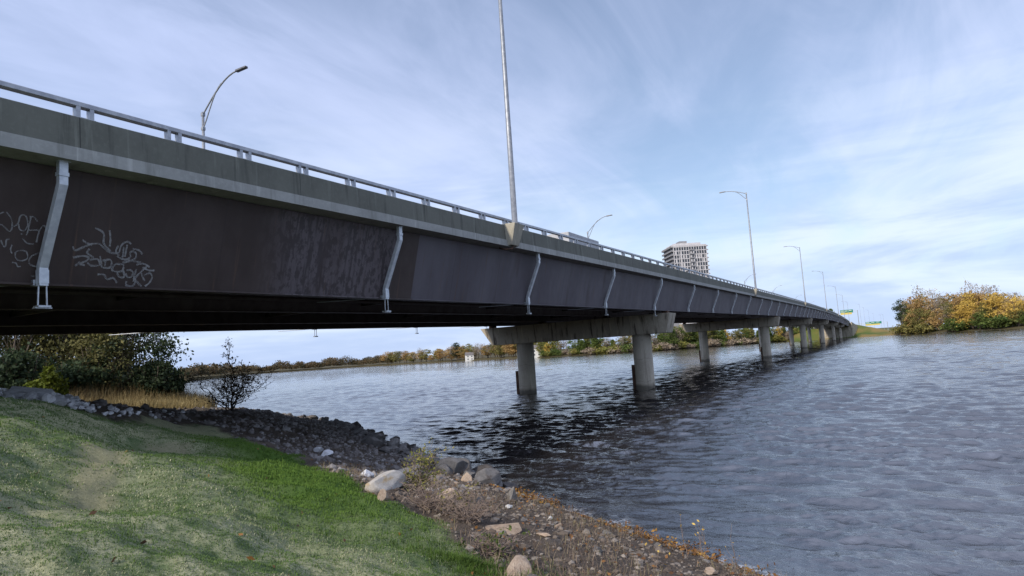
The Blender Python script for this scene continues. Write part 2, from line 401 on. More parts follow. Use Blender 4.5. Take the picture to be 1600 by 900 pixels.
def water_material():
    m, t, b = new_mat('river_water')
    tc = t.n('ShaderNodeTexCoord').outputs['Object']
    v = t.map(tc, (1, 1, 0), (0, 0, 0), (0, 0, R(25)))
    fo = t.n('ShaderNodeAttribute', None, attribute_name='foam').outputs['Fac']
    f = t.math('MULTIPLY', fo, t.ramp(t.noise(tc, 9., 6, .7), .42, .62))
    n1 = t.noise(t.map(v, (.7, 1.7, 1)), 2.6, 6, .66, .3)
    n2 = t.noise(t.map(v, (.6, 1.6, 1)), .8, 4, .6, .3)
    h = t.math('ADD', t.math('MULTIPLY', n1, .15), t.math('MULTIPLY', n2, .30))
    h = t.math('ADD', h, t.math('MULTIPLY', t.noise(t.map(v, (.6, 1.5, 1)), 9., 3, .6, .2), .05))
    nb = t.n('ShaderNodeBump', {'Strength': .8, 'Distance': .27, 'Height': h}).outputs[0]
    c = t.mix(f, (.021, .019, .019), (.5, .52, .55))
    setb(t, b, col=c, rough=t.n('ShaderNodeMapRange', {0: f, 3: .05, 4: .7}).outputs[0], normal=nb, spec=.95)
    b.inputs['IOR'].default_value = 2.3
    return m
tag(link('water', water_me, water_material()), kind='structure')

# ------------------------------------------------------------------ the bridge
BR = empty('bridge', (-23.5, -14, 0), 'long highway bridge with brown steel girders and grey concrete parapet on round piers', 'bridge', world=True)
Y0, Y1 = -14., 562.
YS = np.arange(Y0, Y1+.1, 3.)
XL, XR = -33.04, -13.96
MB().sweep([(XR,2.46),(XR,2.74),(XL,2.74),(XL,2.46),(XL+.9,2.40),(XL+1.2,2.44),(XR-1.2,2.44),(XR-.9,2.40)], YS, zb).build('deck', M_LEDGE, BR)
MB().sweep([(-14.55,2.744),(-14.55,2.82),(-32.45,2.82),(-32.45,2.744)], YS, zb).build('road_surface', M_ASPH, BR)
MB().sweep([(-14.0,2.743),(-14.02,3.40),(-14.05,3.425),(-14.30,3.425),(-14.33,3.40),(-14.53,2.743)], YS, zb).build('parapet', M_PARA, BR)
MB().sweep([(-33.0,2.743),(-32.47,2.743),(-32.67,3.40),(-32.70,3.425),(-32.95,3.425),(-32.98,3.40)], YS, zb).build('parapet', M_PARA, BR)
mb = MB(); mb.sweep([(-23.2,2.823),(-23.35,3.6),(-23.65,3.6),(-23.8,2.823)], YS, zb).build('median_barrier', M_PARA, BR)
# girders: an outward leaning web, flanges
def girder(xt, xb, m, fl=.26):
    g = MB(); w = .02
    g.sweep([(xt-w,2.40),(xb-w,.04),(xb+w,.04),(xt+w,2.40)], YS, zb)
    g.sweep([(xb-fl,-.005),(xb+fl-.16,-.005),(xb+fl-.16,.037),(xb-fl,.037)], YS, zb)
    g.build('girder', m, BR)
girder(-14.52, -15.10, M_WEB); girder(-19.9, -20.4, M_UNDER); girder(-27.1, -26.6, M_UNDER); girder(-32.48, -31.9, M_UNDER, .2)
for i, y in enumerate(np.arange(12.5, 200, 11.25)):
    z = zb(y); f = MB()
    for xa, xc in ((-15.2,-20.3), (-20.5,-26.5), (-26.7,-31.8)):
        xm = (xa+xc)/2
        for q in ([(xa,y,z+.35),(xc,y,z+.35)], [(xa,y,z+.36),(xm,y,z+2.1)], [(xc,y,z+.36),(xm,y,z+2.1)], [(xa,y,z+2.2),(xc,y,z+2.2)]):
            f.duct(q, (.06, .06))
    f.build('cross_frame', M_UNDER, BR)
# hanging utility tray under the deck (a thin pipe)
MB().tube([(-18.2, y, zb(y)+.25) for y in np.arange(-10, 560, 6.)], .07, 8).build('conduit', M_UNDER, BR, True)
# rail and its twin posts
rl = MB(); rl.sweep([(-14.10,3.66),(-14.08,3.68),(-14.08,3.76),(-14.10,3.78),(-14.22,3.78),(-14.24,3.76),(-14.24,3.68),(-14.22,3.66)], YS, zb)
RAIL = rl.build('railing', M_RAIL, BR)
rl = MB(); rl.sweep([(-32.76,3.66),(-32.74,3.68),(-32.74,3.76),(-32.76,3.78),(-32.88,3.78),(-32.90,3.76),(-32.90,3.68),(-32.88,3.66)], YS, zb)
RAIL2 = rl.build('railing', M_RAIL, BR)
def post(mbx, x, y):
    z = zb(y)
    for dy in (-.14, .14):
        mbx.box(x-.055, x+.075, y+dy-.045, y+dy+.045, z+3.426, z+3.72)
    mbx.box(x-.09, x+.09, y-.22, y+.22, z+3.4255, z+3.445)
ypost = np.arange(8.0-2.06*8, 560, 2.06)
for y in ypost[:100]:
    pm = MB(); post(pm, -14.16, y); pm.build('railing_post', M_RAIL, RAIL)
pm = MB()
for y in ypost[100:]: post(pm, -14.16, y)
tag(pm.build('railing_posts', M_RAIL, RAIL), kind='stuff')
pm = MB()
for y in ypost: post(pm, -32.82, y)
tag(pm.build('railing_posts', M_RAIL, RAIL2), kind='stuff')
# drain ducts
def drain(y, s, near=True):
    z = zb(y); xo = lambda d: (-14.19-d) if s > 0 else (-32.81+d)
    dk = MB(); sq = (.085, .06)
    dk.duct([(xo(0),y,z+2.47),(xo(0),y,z+1.98),(xo(.72),y,z+.36),(xo(.72),y,z-.03)], sq)
    dk.duct([(xo(0),y,z+2.22),(xo(0),y,z+2.14)], (.097, .073)); dk.duct([(xo(.72),y,z+.30),(xo(.72),y,z+.02)], (.093, .069))
    dk.duct([(xo(0),y,z+2.465),(xo(0),y,z+2.44)], (.12, .09))
    o = dk.build('drain_duct', M_DUCT, BR)
    if near:
        h = MB(); x = xo(.72)
        for dy in (-.075, .075): h.duct([(x,y+dy,z-.03),(x,y+dy*1.15,z-.44)], (.013, .013))
        h.box(x-.10, x+.10, y-.12, y+.12, z-.48, z-.44); h.box(x-.06, x+.06, y-.16, y+.16, z-.50, z-.4805)
        h.build('splash_plate', M_GALV, o)
        h = MB(); h.box(x-.2, x-.08, y-.13, y+.13, z-.02, z+.10); h.tube([(x-.15, y-.1, z+.03), (x-2.2, y-1.1, z+.02)], .018, 6)
        h.build('stay_rod', M_GALV, o)
YD = 7.6+11.12*np.arange(-1, 49)
for y in YD: drain(y, 1, y < 60); 
for y in YD[:30]: drain(y+3, -1, y < 60)
# lamp pedestals on the parapet
YLN = [26.7, 99., 180., 270., 368., 452., 540.]; YLF = [25.6, 86.4, 217., 285., 370., 452., 540.]
def pedestal(y, s):
    z = zb(y); X_ = lambda d: (-14.0+d) if s > 0 else (-33.0-d)
    b = MB()
    b.hexa([(X_(-.02),y-.42,z+2.50),(X_(.22),y-.34,z+2.50),(X_(.22),y+.34,z+2.50),(X_(-.02),y+.42,z+2.50)],
           [(X_(-.33),y-.55,z+3.46),(X_(.50),y-.45,z+3.46),(X_(.50),y+.45,z+3.46),(X_(-.33),y+.55,z+3.46)])
    b.build('lamp_pedestal', M_PED, BR, bevel=.015)
    MB().tube([(X_(.1),y,z+2.5),(X_(.12),y-.15,z+2.36),(X_(-.05),y-.5,z+2.30),(X_(-.3),y-.6,z+2.38)], .035, 8).build('conduit', M_DARKST, BR, True)
for y in YLN: pedestal(y, 1)
for y in YLF: pedestal(y, -1)
# piers
def pier(y):
    z = zb(y); c = MB(); t0 = -.22; d = 1.85
    c.hexa([(-31.6,y-.95,z-d),(-14.95,y-.95,z-d),(-14.95,y+.95,z-d),(-31.6,y+.95,z-d)],
           [(-32.7,y-1.1,z+t0),(-14.55,y-1.1,z+t0),(-14.55,y+1.1,z+t0),(-32.7,y+1.1,z+t0)])
    o = c.build('pier', M_PIER, BR, bevel=.04)
    for x in (-17.4, -28.6):
        MB().tube([(x,y,-3),(x,y,0),(x,y,z-d+.01)], .80, 32).build('column', M_COL, o, True)
        MB().box(x-.96, x-.70, y-.44, y-.14, -2, 2.1).build('steel_guard', M_DARKST, o)
    bb = MB()
    for x in (-15.1, -20.4, -26.6, -31.9): bb.box(x-.3, x+.2, y-.3, y+.3, z+t0+.002, z-.008)
    bb.build('bearings', M_DARKST, o)
for y in (56., 131., 208., 290., 378., 462.): pier(y)
# abutments
a = MB(); a.box(-33.1, -13.9, Y0-1.5, Y0+.0, -1, zb(Y0)+2.45); a.box(-13.89, -13.3, Y0-14, Y0+.6, -1, zb(Y0)+2.0); a.build('abutment', M_PIER, BR)
za_ = zb(Y1)
a = MB(); a.box(-33.4, -13.6, Y1+.0, Y1+2., -1, za_+2.45); a.box(-33.2, -13.8, Y1-1.6, Y1-.01, -1, za_-.05)
a.hexa([(-13.59,Y1-1,-1),(-12.9,Y1-1,-1),(-9.5,Y1+16,-1),(-10.1,Y1+16,-1)], [(-13.59,Y1-1,za_+3.3),(-12.9,Y1-1,za_+3.3),(-9.5,Y1+16,za_+.2),(-10.1,Y1+16,za_+.2)])
a.build('abutment', M_PIER, BR)

# graffiti strokes on the web
def web_pt(px, py):
    d = ray(px, py); X_ = -14.8
    for _ in range(6):
        t = X_/d[0]; q = CAM+d*t; dz = q[2]-zb(q[1]); X_ = -14.52-.58*(1-dz/2.36)+.021
    return q
S = [[(0,135),(25,125)],[(40,125),(70,165),(76,205),(70,238),(55,245),(30,222),(10,205),(0,205)],[(85,215),(100,208),(115,190),(125,155),(140,143),(158,148),(170,170),(172,205),(160,235),(140,242),(122,230),(115,200)],
 [(190,150),(187,190),(175,240),(165,270)],[(235,185),(215,158),(200,155),(188,180),(180,235),(240,240),(235,280),(230,315)],[(225,315),(240,260),(258,222),(275,210),(285,230),(275,280),(265,325)],[(265,325),(285,270),(305,244),(320,250),(340,285)],
 [(5,300),(20,335),(35,340),(40,300),(60,295)],[(75,330),(66,360),(75,385)],[(95,375),(130,365),(165,375),(170,415),(130,430),(100,415),(95,375)],[(245,380),(200,400),(180,430),(190,455),(230,470),(250,500),(230,525),(195,525)],
 [(75,440),(100,445),(110,465),(130,465)],[(140,290),(170,320),(210,325)],[(255,355),(330,365)],[(130,260),(140,265)],
 [(455,340),(470,365),(520,345),(570,325),(620,325),(650,350),(690,378),(740,380),(755,340),(775,318),(800,312),(820,325)],[(515,300),(545,320),(575,330)],[(595,225),(635,245),(650,270),(648,320),(670,350),(690,370)],[(685,240),(690,290),(686,340)],
 [(730,400),(760,418),(790,422),(815,405),(812,380),(830,370),(850,385),(845,415),(800,435),(765,440)],[(740,335),(725,370),(745,400)],[(775,345),(765,410)],[(795,330),(780,405)],[(830,355),(870,365),(890,390)],
 [(455,410),(520,400),(555,410),(540,430),(500,450),(530,458)],[(560,355),(545,380),(585,410)],[(560,425),(610,420),(622,455),(570,460),(545,440)],[(500,435),(470,462)],
 [(625,400),(632,440),(640,470),(690,470),(692,425),(640,428)],[(660,425),(655,465)],[(720,450),(700,490),(760,495),(770,455),(720,450)],[(730,500),(745,530),(775,530),(770,490)],
 [(790,490),(815,488),(832,505),(820,530),(795,530),(785,508)],[(852,480),(838,530),(835,560)],[(925,458),(880,500),(845,545),(885,590)],[(850,455),(895,448),(935,470)],[(880,500),(890,530),(905,555)],[(900,520),(935,508),(950,530),(935,565),(905,590)],
 [(610,515),(650,518),(668,545),(708,538),(730,568)],[(790,558),(788,582),(830,585),(850,550)],[(800,425),(850,435),(880,440)],[(890,470),(930,490),(965,490)]]
def graffiti(strokes, w):
    V = []; Fs = []
    for s in strokes:
        q = [web_pt(x/4, 300+y/4) for x, y in s]
        # resample and smooth
        P_ = np.array(q); n = len(P_); tt = np.linspace(0, n-1, (n-1)*6+1)
        C = np.empty((len(tt), 3))
        for j, t_ in enumerate(tt):
            i = min(int(t_), n-2); f = t_-i; a, b_, c_, d_ = P_[max(i-1,0)], P_[i], P_[i+1], P_[min(i+2,n-1)]
            C[j] = .5*((2*b_)+(-a+c_)*f+(2*a-5*b_+4*c_-d_)*f*f+(-a+3*b_-3*c_+d_)*f**3)
        T = np.gradient(C, axis=0); T /= np.linalg.norm(T, axis=1)[:, None]+1e-9
        N = np.cross(T, np.array([.97, 0, -.24])); b0 = len(V)
        ww = w*(.75+.5*np.abs(np.sin(np.linspace(0, 9, len(C))+len(V))))
        for c_, n_, w_ in zip(C, N, ww): V += [tuple(c_+n_*w_), tuple(c_-n_*w_)]
        for j in range(len(C)-1): Fs.append((b0+2*j, b0+2*j+1, b0+2*j+3, b0+2*j+2))
    return V, Fs
def paint_mat():
    m, t, b = new_mat('faded_spray_paint')
    tc = t.n('ShaderNodeTexCoord').outputs['Object']
    setb(t, b, col=(.36, .35, .35), rough=.8)
    tr = t.n('ShaderNodeBsdfTransparent')
    f = t.n('ShaderNodeMapRange', {0: t.noise(tc, 6., 5, .7), 1: .3, 2: .7, 3: .15, 4: .85}).outputs[0]
    mx = t.n('ShaderNodeMixShader', {0: f, 1: tr.outputs[0], 2: b.outputs[0]})
    t.t.links.new(mx.outputs[0], t.t.nodes['Material Output'].inputs[0])
    return m
M_PAINT = paint_mat()
V, Fs = graffiti(S[:15], .012); link('graffiti', mesh('graffiti', V, Fs), M_PAINT, BR)
V, Fs = graffiti(S[15:], .020); link('graffiti', mesh('graffiti', V, Fs), M_PAINT, BR)

# ------------------------------------------------------------------ street lamps
def lamp(loc, s, label, group, h=13.6, reach=3.1, rise=1.0):
    o = empty('street_lamp', loc, label, 'street lamp', group)
    MB().tube([(0,0,0),(0,0,.06),(0,0,.061),(0,0,h*.33),(0,0,h*.331),(0,0,h*.67),(0,0,h*.671),(0,0,h)], [.22,.22,.135,.12,.115,.10,.095,.075], 14).build('pole', M_POLE, o, True)
    a = MB()
    up_ = [(s*reach*u, 0, h-.15+rise*math.sin(u*math.pi/2)) for u in np.linspace(0, 1, 9)]
    lo_ = [(s*reach*.62*u, 0, h-1.0+(rise*math.sin(.62*math.pi/2)+.82)*math.sin(u*math.pi/2)**1.15) for u in np.linspace(0, 1, 8)]
    a.tube(up_, .045, 8); a.tube(lo_, .036, 8); a.box(-.09,.09,-.09,.09,h-.25,h-.05); a.box(-.09,.09,-.09,.09,h-1.1,h-.92)
    a.build('arm', M_POLE, o)
    hd = MB(); x0 = s*reach*.97; x1 = s*(reach+.75); z = h-.15+rise
    xa, xb_ = min(x0, x1), max(x0, x1)
    hd.hexa([(xa,-.12,z-.07),(xb_,-.12,z-.03),(xb_,.12,z-.03),(xa,.12,z-.07)], [(xa,-.09,z+.06),(xb_,-.09,z+.08),(xb_,.09,z+.08),(xa,.09,z+.06)])
    hd.build('lamp_head', M_LAMP, o, bevel=.02)
    return o
ordn = ['nearest', 'second', 'third', 'fourth', 'fifth', 'sixth', 'farthest']
for i, y in enumerate(YLN):
    lab = 'tall galvanised lamp pole nearest the viewer, its top cut off by the frame' if i == 0 else 'galvanised street lamp on the %s concrete pedestal along the near parapet, arm over the road' % ordn[i]
    lamp((-13.74, y, zb(y)+3.46), -1, lab, 'street lamps along the near side of the bridge', 13.8, 2.9, .75)
for i, y in enumerate(YLF):
    lab = ['curved twin-arm street lamp above the left part of the parapet, far side of the road', 'curved twin-arm street lamp just above the truck roof'][i] if i < 2 else 'street lamp with curved arm on the far side of the bridge, %s one along' % ordn[i]
    lamp((-33.26, y, zb(y)+3.46), 1, lab, 'street lamps along the far side of the bridge', 9.5, 3.0, 1.9)

# ------------------------------------------------------------------ truck on the deck
M_WHITE = mk('white_box_panels', (.40, .41, .43), (.33, .34, .36), 2., .5, 0, .05, 10.)
M_TAN = mk('tan_cab_paint', (.46, .33, .22), (.38, .27, .18), 2., .4, 0, .03, 10.)
M_RUBBER = mk('tyre_rubber', (.02, .02, .02), (.03, .03, .03), 8., .9, 0, .2, 50.)
M_GLASS = mk('dark_glass', (.03, .035, .045), (.05, .055, .065), 1., .08, 0, 0., 3., spec=.6)
tz = zb(45)+2.82
T = empty('box_truck', (-19.4, 45.5, tz), 'truck with a grey-white box and tan cab seen through the bridge railing', 'truck')
MB().box(-1.15,1.15,-1.8,4.2,.95,2.95).build('cargo_box', M_WHITE, T, bevel=.05)
MB().hexa([(-1.05,-4.0,.5),(1.05,-4.0,.5),(1.05,-1.95,.5),(-1.05,-1.95,.5)], [(-.95,-3.3,2.25),(.95,-3.3,2.25),(.95,-1.95,2.3),(-.95,-1.95,2.3)]).build('cab', M_TAN, T, bevel=.06)
MB().hexa([(-.85,-3.72,1.35),(.85,-3.72,1.35),(.85,-3.66,1.35),(-.85,-3.66,1.35)], [(-.8,-3.42,2.05),(.8,-3.42,2.05),(.8,-3.36,2.05),(-.8,-3.36,2.05)]).build('windscreen', M_GLASS, T)
for sx in (-1, 1): MB().box(sx*1.02-.03, sx*1.02+.03, -3.2, -2.3, 1.4, 2.0).build('side_window', M_GLASS, T)
MB().box(-.5,.5,-3.9,4.1,.55,.93).build('chassis', M_DARKST, T)
for x in (-.95, .95):
    for y in (-3.0, 2.6):
        w = MB().tube([(x-.14,y,.45),(x+.14,y,.45)], .45, 20).build('wheel', M_RUBBER, T)
        MB().tube([(x-.15,y,.45),(x+.15,y,.45)], .22, 14).build('rim', M_GALV, w)

# ------------------------------------------------------------------ plants: leaf clouds and branches
def leaf_quads(C, size, rs, flat=.0):
    n = len(C)
    a = rs.normal(size=(n, 3)); a[:, 2] *= (1-flat); a /= np.linalg.norm(a, axis=1)[:, None]
    b = rs.normal(size=(n, 3)); b -= a*np.sum(a*b, 1)[:, None]; b /= np.linalg.norm(b, axis=1)[:, None]
    s = (size*(.55+.9*rs.random(n)))[:, None]
    V = np.stack([C-a*s, C+b*s*.55, C+a*s, C-b*s*.55], 1).reshape(-1, 3)
    return V, np.arange(4*n).reshape(n, 4)
def crown(rs, h, w, z0, ncl, per, leaf, shape='round', cr=.2, sparse=0.):
    cs = []
    while len(cs) < ncl:
        p = rs.uniform(-1, 1, 3); rr = np.linalg.norm(p)
        if rr > 1 or rr < .25: continue
        t = (p[2]+1)/2
        if shape == 'cone': wd = (1-t)**.8*1.15
        elif shape == 'vase': wd = .55+.6*t if t < .75 else 1.0*(1-(t-.75)*2.2)
        else: wd = math.sqrt(max(0, 1-(2*t-.9)**2*.8))
        cs.append((p[0]*w*wd, p[1]*w*wd, z0+t*(h-z0)))
    cs = np.array(cs)
    C = []; tint = []
    for c in cs:
        n = int(per*(.5+rs.random())); k = cr*w*(.6+.8*rs.random())
        q = rs.normal(size=(n, 3))*np.array([k, k, k*.6])*.95
        C.append(c+q); tint.append(np.clip(rs.random()*.6+.2+rs.normal(size=n)*.16, 0, 1))
    C = np.concatenate(C); tint = np.concatenate(tint)
    keep = C[:, 2] > .15
    C = C[keep]; tint = tint[keep]
    V, Fq = leaf_quads(C, leaf, rs)
    return V, Fq, np.repeat(tint, 4), cs
def limb(rs, a, b, r0, r1, mbx, n=5, seg=4, wob=.08):
    a = np.array(a); b = np.array(b); L = np.linalg.norm(b-a)
    pts = [a+(b-a)*t+rs.normal(size=3)*wob*L*math.sin(math.pi*t)*.5 for t in np.linspace(0, 1, seg+1)]
    mbx.tube(pts, list(np.linspace(r0, r1, seg+1)), n)
    return pts
def plant_meshes(seed, h, w, z0, ncl, per, leaf, shape, cr=.2, trunk_r=.2, twigs=0, stems=1):
    rs = np.random.default_rng(seed)
    V, Fq, tint, cs = crown(rs, h, w, z0, ncl, per, leaf, shape, cr)
    cm = mesh('crown', V, Fq, False, {'tint': tint})
    tb = MB()
    for s_ in range(stems):
        o = rs.normal(size=2)*(.0 if stems == 1 else w*.25)
        top = np.array([o[0]*1.5+rs.normal()*.04*h, o[1]*1.5+rs.normal()*.04*h, h*.86])
        pts = limb(rs, (o[0], o[1], -.3), top, trunk_r, trunk_r*.22, tb, 7, 6, .05)
        for c in cs[s_::max(1, stems)][:int(26/stems)+twigs]:
            i = min(max(1, int(6*min(.95, (c[2]*.75)/h))), 5)
            limb(rs, pts[i], c, trunk_r*.32, trunk_r*.06, tb, 4, 3, .12)
            if twigs:
                for _ in range(3): limb(rs, c, c+rs.normal(size=3)*w*.16+np.array([0, 0, .1*w]), trunk_r*.07, trunk_r*.03, tb, 3, 2, .15)
    me = mesh('trunk', tb.V, tb.F, True)
    return cm, me
def plant(name, meshes, mc, mt, loc, label, cat, group=None, rz=0, sc=(1,1,1)):
    o = empty(name, loc, label, cat, group, rz); o.scale = sc
    for nm, me, m in (('crown', meshes[0], mc), ('trunk', meshes[1], mt)):
        c = bpy.data.objects.new(nm, me); COL.objects.link(c); c.parent = o
        if me.materials: 
            if me.materials[0] != m:
                c.material_slots[0].link = 'OBJECT'; c.material_slots[0].material = m
        else: me.materials.append(m)
    return o
L_YEL = leaf_mat('yellow_leaves', [(.34,.22,.05), (.52,.36,.08), (.66,.48,.13)])
L_ORA = leaf_mat('orange_brown_leaves', [(.23,.14,.06), (.37,.24,.09), (.50,.35,.15)])
L_OLI = leaf_mat('olive_leaves', [(.10,.10,.03), (.18,.165,.05), (.30,.26,.09)])
L_GRE = leaf_mat('green_leaves', [(.05,.08,.018), (.09,.13,.03), (.15,.18,.05)])
L_DGR = leaf_mat('conifer_needles', [(.02,.035,.018), (.035,.055,.025), (.05,.075,.035)])
L_GRY = leaf_mat('bare_grey_twigs', [(.22,.17,.13), (.32,.26,.19), (.42,.35,.26)])
L_MIX = leaf_mat('pale_green_yellow_leaves', [(.11,.13,.03), (.20,.20,.05), (.32,.28,.08)])
L_SIL = leaf_mat('glossy_dark_leaves', [(.03,.05,.02), (.06,.085,.035), (.14,.17,.10)], .35)
L_LIM = leaf_mat('lime_leaves', [(.07,.095,.012), (.12,.155,.018), (.20,.23,.035)])

FARM = {  # far trees: a few shapes each, shared
 'round': [plant_meshes(100+i, 15, 5.2, 2.4, 52, 38, .38, 'round', .17, .28) for i in range(4)],
 'tall': [plant_meshes(110+i, 19, 4.6, 3.6, 52, 30, .36, 'vase', .17, .28, 4) for i in range(4)],
 'bare': [plant_meshes(120+i, 19, 4.6, 5.0, 40, 16, .30, 'vase', .24, .26, 14) for i in range(3)],
 'cone': [plant_meshes(130+i, 15, 3.0, 1.2, 60, 45, .40, 'cone', .2, .22) for i in range(2)],
 'shrub': [plant_meshes(140+i, 4.2, 3.0, .2, 26, 42, .34, 'round', .26, .10, 0, 3) for i in range(2)],
}
def far_tree(kind, mat_, px, D, h, label, group, wide=1., cat='tree', py=None):
    q = at_depth(px, 520, D); x, y = q[0], q[1]
    base = {'round': 15, 'tall': 19, 'bare': 19, 'cone': 15, 'shrub': 4.2}[kind]
    k = h/base; ms = random.choice(FARM[kind])
    names = {'round': 'broadleaf_tree', 'tall': 'tall_tree', 'bare': 'bare_tree', 'cone': 'conifer_tree', 'shrub': 'shrub'}
    return plant(names[kind], ms, mat_, M_BARK, (x, y, gz(x, y)-.1), label, cat, group, random.uniform(0, 6.28), (k*wide, k*wide, k))
GW = 'autumn trees of the wood on the right bank'
def dshore(px): return float(np.interp(px, FARX, FARD))
# the wood on the right bank
far_tree('tall', L_DGR, 1411, 452, 25, 'dark ragged pine at the left end of the right-bank wood', GW, .75)
prof_x = [1400,1415,1440,1455,1480,1500,1530,1560,1600,1700]; prof_y = [482,470,452,455,460,452,448,450,462,470]
def top_h(px, D):
    y = np.interp(px, prof_x, prof_y); return at_depth(px, y, D)[2]-2.2
for i in range(110):
    px = 1414+(i+.5)/110*330+random.uniform(-4, 4); lay = i % 3
    D = dshore(px)+(random.uniform(6, 14), random.uniform(16, 30), random.uniform(32, 60))[lay]
    h = top_h(px, D)*(random.uniform(.48, .72), random.uniform(.76, .94), random.uniform(.92, 1.06))[lay]
    u = random.random()
    if px > 1510:
        kd, mt_, lb = ('round', L_YEL, 'yellow-leaved broadleaf tree in the right-bank wood') if u < .17 else ('tall', L_ORA, 'tall orange-brown autumn tree in the right-bank wood') if u < .62 else ('tall', L_OLI, 'olive-brown tall tree in the right half of the right-bank wood') if u < .72 else ('bare', L_GRY, 'tall grey nearly leafless tree in the right-bank wood')
    else:
        kd, mt_, lb = ('bare', L_GRY, 'tall grey nearly leafless tree in the right-bank wood') if u < .36 else ('tall', L_OLI, 'olive-brown tall tree in the left half of the right-bank wood') if u < .66 else ('tall', L_ORA, 'tall orange-brown autumn tree in the right-bank wood')
    if lay == 0 and kd == 'tall': kd = 'round'
    if kd == 'bare': h *= 1.12
    far_tree(kd, mt_, px, D, h, lb, GW, random.uniform(.85, 1.2))
far_tree('round', L_YEL, 1507, dshore(1507)+7, 13.5, 'bright yellow low-spreading tree at the water edge, centre of the right-bank wood', GW, 1.15)
far_tree('round', L_YEL, 1521, dshore(1521)+12, 17, 'golden yellow tree just right of the low-spreading yellow tree on the right bank', GW, .9)
far_tree('round', L_YEL, 1560, dshore(1560)+9, 19, 'tall bright yellow maple before the grey trunks on the right bank', GW, .9)
far_tree('round', L_YEL, 1592, dshore(1592)+9, 15, 'pale yellow tree leaning over bare trunks near the right edge of the photo', GW, 1.)
far_tree('round', L_GRE, 1424, dshore(1424)+10, 15.5, 'round green tree beside the ragged pine on the right bank', GW, .8)
for px, h in ((1408,6),(1432,7),(1446,6),(1487,8),(1496,7),(1532,10),(1543,10),(1552,7),(1575,7),(1604,8),(1620,9),(1650,8)):
    far_tree('shrub' if h < 8 else 'round', L_GRE if px > 1470 else L_OLI, px, dshore(px)+random.uniform(4, 9), h, 'dark green undergrowth bush along the foot of the right-bank wood', 'bushes below the right-bank wood', 1.25, 'bush')
# trees on the far bank seen under the bridge
GU = 'trees on the far bank seen under the bridge'
kinds = [('round', L_GRE, 'green broadleaf tree on the far bank seen between the piers'), ('round', L_MIX, 'pale yellow-green tree on the far bank seen between the piers'),
         ('bare', L_GRY, 'grey leafless tree on the far bank seen between the piers'), ('cone', L_GRE, 'small green conifer on the far bank seen between the piers'), ('tall', L_OLI, 'tall olive-brown tree on the far bank seen between the piers')]
for i in range(84):
    px = 832+(i+.5)/84*470+random.uniform(-3, 3)
    kd, mt_, lb = random.choice(kinds)
    far_tree(kd, mt_, px, dshore(px)+random.uniform(2, 14), random.uniform(9.5, 15), lb, GU, random.uniform(1., 1.4))
for i in range(70):
    px = 832+(i+.5)/70*485+random.uniform(-3, 3)
    mt_, lb = random.choice([(L_GRE, 'low green bush along the far waterline under the bridge'), (L_MIX, 'low yellow-green bush along the far waterline under the bridge'), (L_GRY, 'low grey-brown bush along the far waterline under the bridge')])
    far_tree('shrub', mt_, px, dshore(px)+random.uniform(.5, 4), random.uniform(3, 5.5), lb, 'bushes along the far waterline', 1.3, 'bush')
for px in range(1036, 1116, 6):
    far_tree('round', random.choice((L_GRE, L_MIX, L_OLI)), px, dshore(px)+random.uniform(8, 16), random.uniform(14, 17), 'taller tree on the far bank behind the second pier cap', GU, 1.)
far_tree('round', L_YEL, 854, dshore(854)+4, 10, 'yellow tree on the far bank just right of the first column', GU, .9)
far_tree('round', L_YEL, 1133, dshore(1133)+4, 12, 'golden yellow tree on the far bank beyond the second pier column', GU, .8)
far_tree('round', L_MIX, 1166, dshore(1166)+4, 12, 'bright yellow-green tree left of the second near pier column', GU, .9)
far_tree('round', L_YEL, 1215, dshore(1215)+4, 12, 'yellow tree right of the second near pier column', GU, .9)
far_tree('shrub', L_ORA, 897, dshore(897)+2, 3.6, 'small orange bush at the far water edge between the first columns', GU, 1., 'bush')
o = far_tree('bare', L_GRY, 972, dshore(972)+3, 14, 'pale-barked bare tree standing at the far bank between the first columns', GU, .7)
for c in o.children:
    if c.name.startswith('trunk'):
        c.material_slots[0].link = 'OBJECT'; c.material_slots[0].material = M_PALEBARK
# far bank left of the first pier
GL = 'trees on the distant left bank'
for i in range(64):
    px = 604+(i+.5)/64*228+random.uniform(-3, 3)
    kd, mt_, lb = random.choice([('round', L_OLI, 'brownish olive tree on the distant bank left of the piers'), ('round', L_ORA, 'rusty orange tree on the distant bank left of the piers'), ('bare', L_GRY, 'grey bare tree on the distant bank left of the piers')])
    gap = 1 if not 664 < px < 676 else .5
    far_tree(kd, mt_, px, dshore(px)+random.uniform(6, 22), random.uniform(12, 17)*gap, lb, GL, random.uniform(1.2, 1.7))
far_tree('round', L_DGR, 712, dshore(712)+10, 20, 'dark round tree rising above the distant bank beside the white house', GL, .9)
far_tree('round', L_DGR, 772, dshore(772)+25, 19, 'dark tree above the distant bank at the left end of the pier cap', GL, .8)
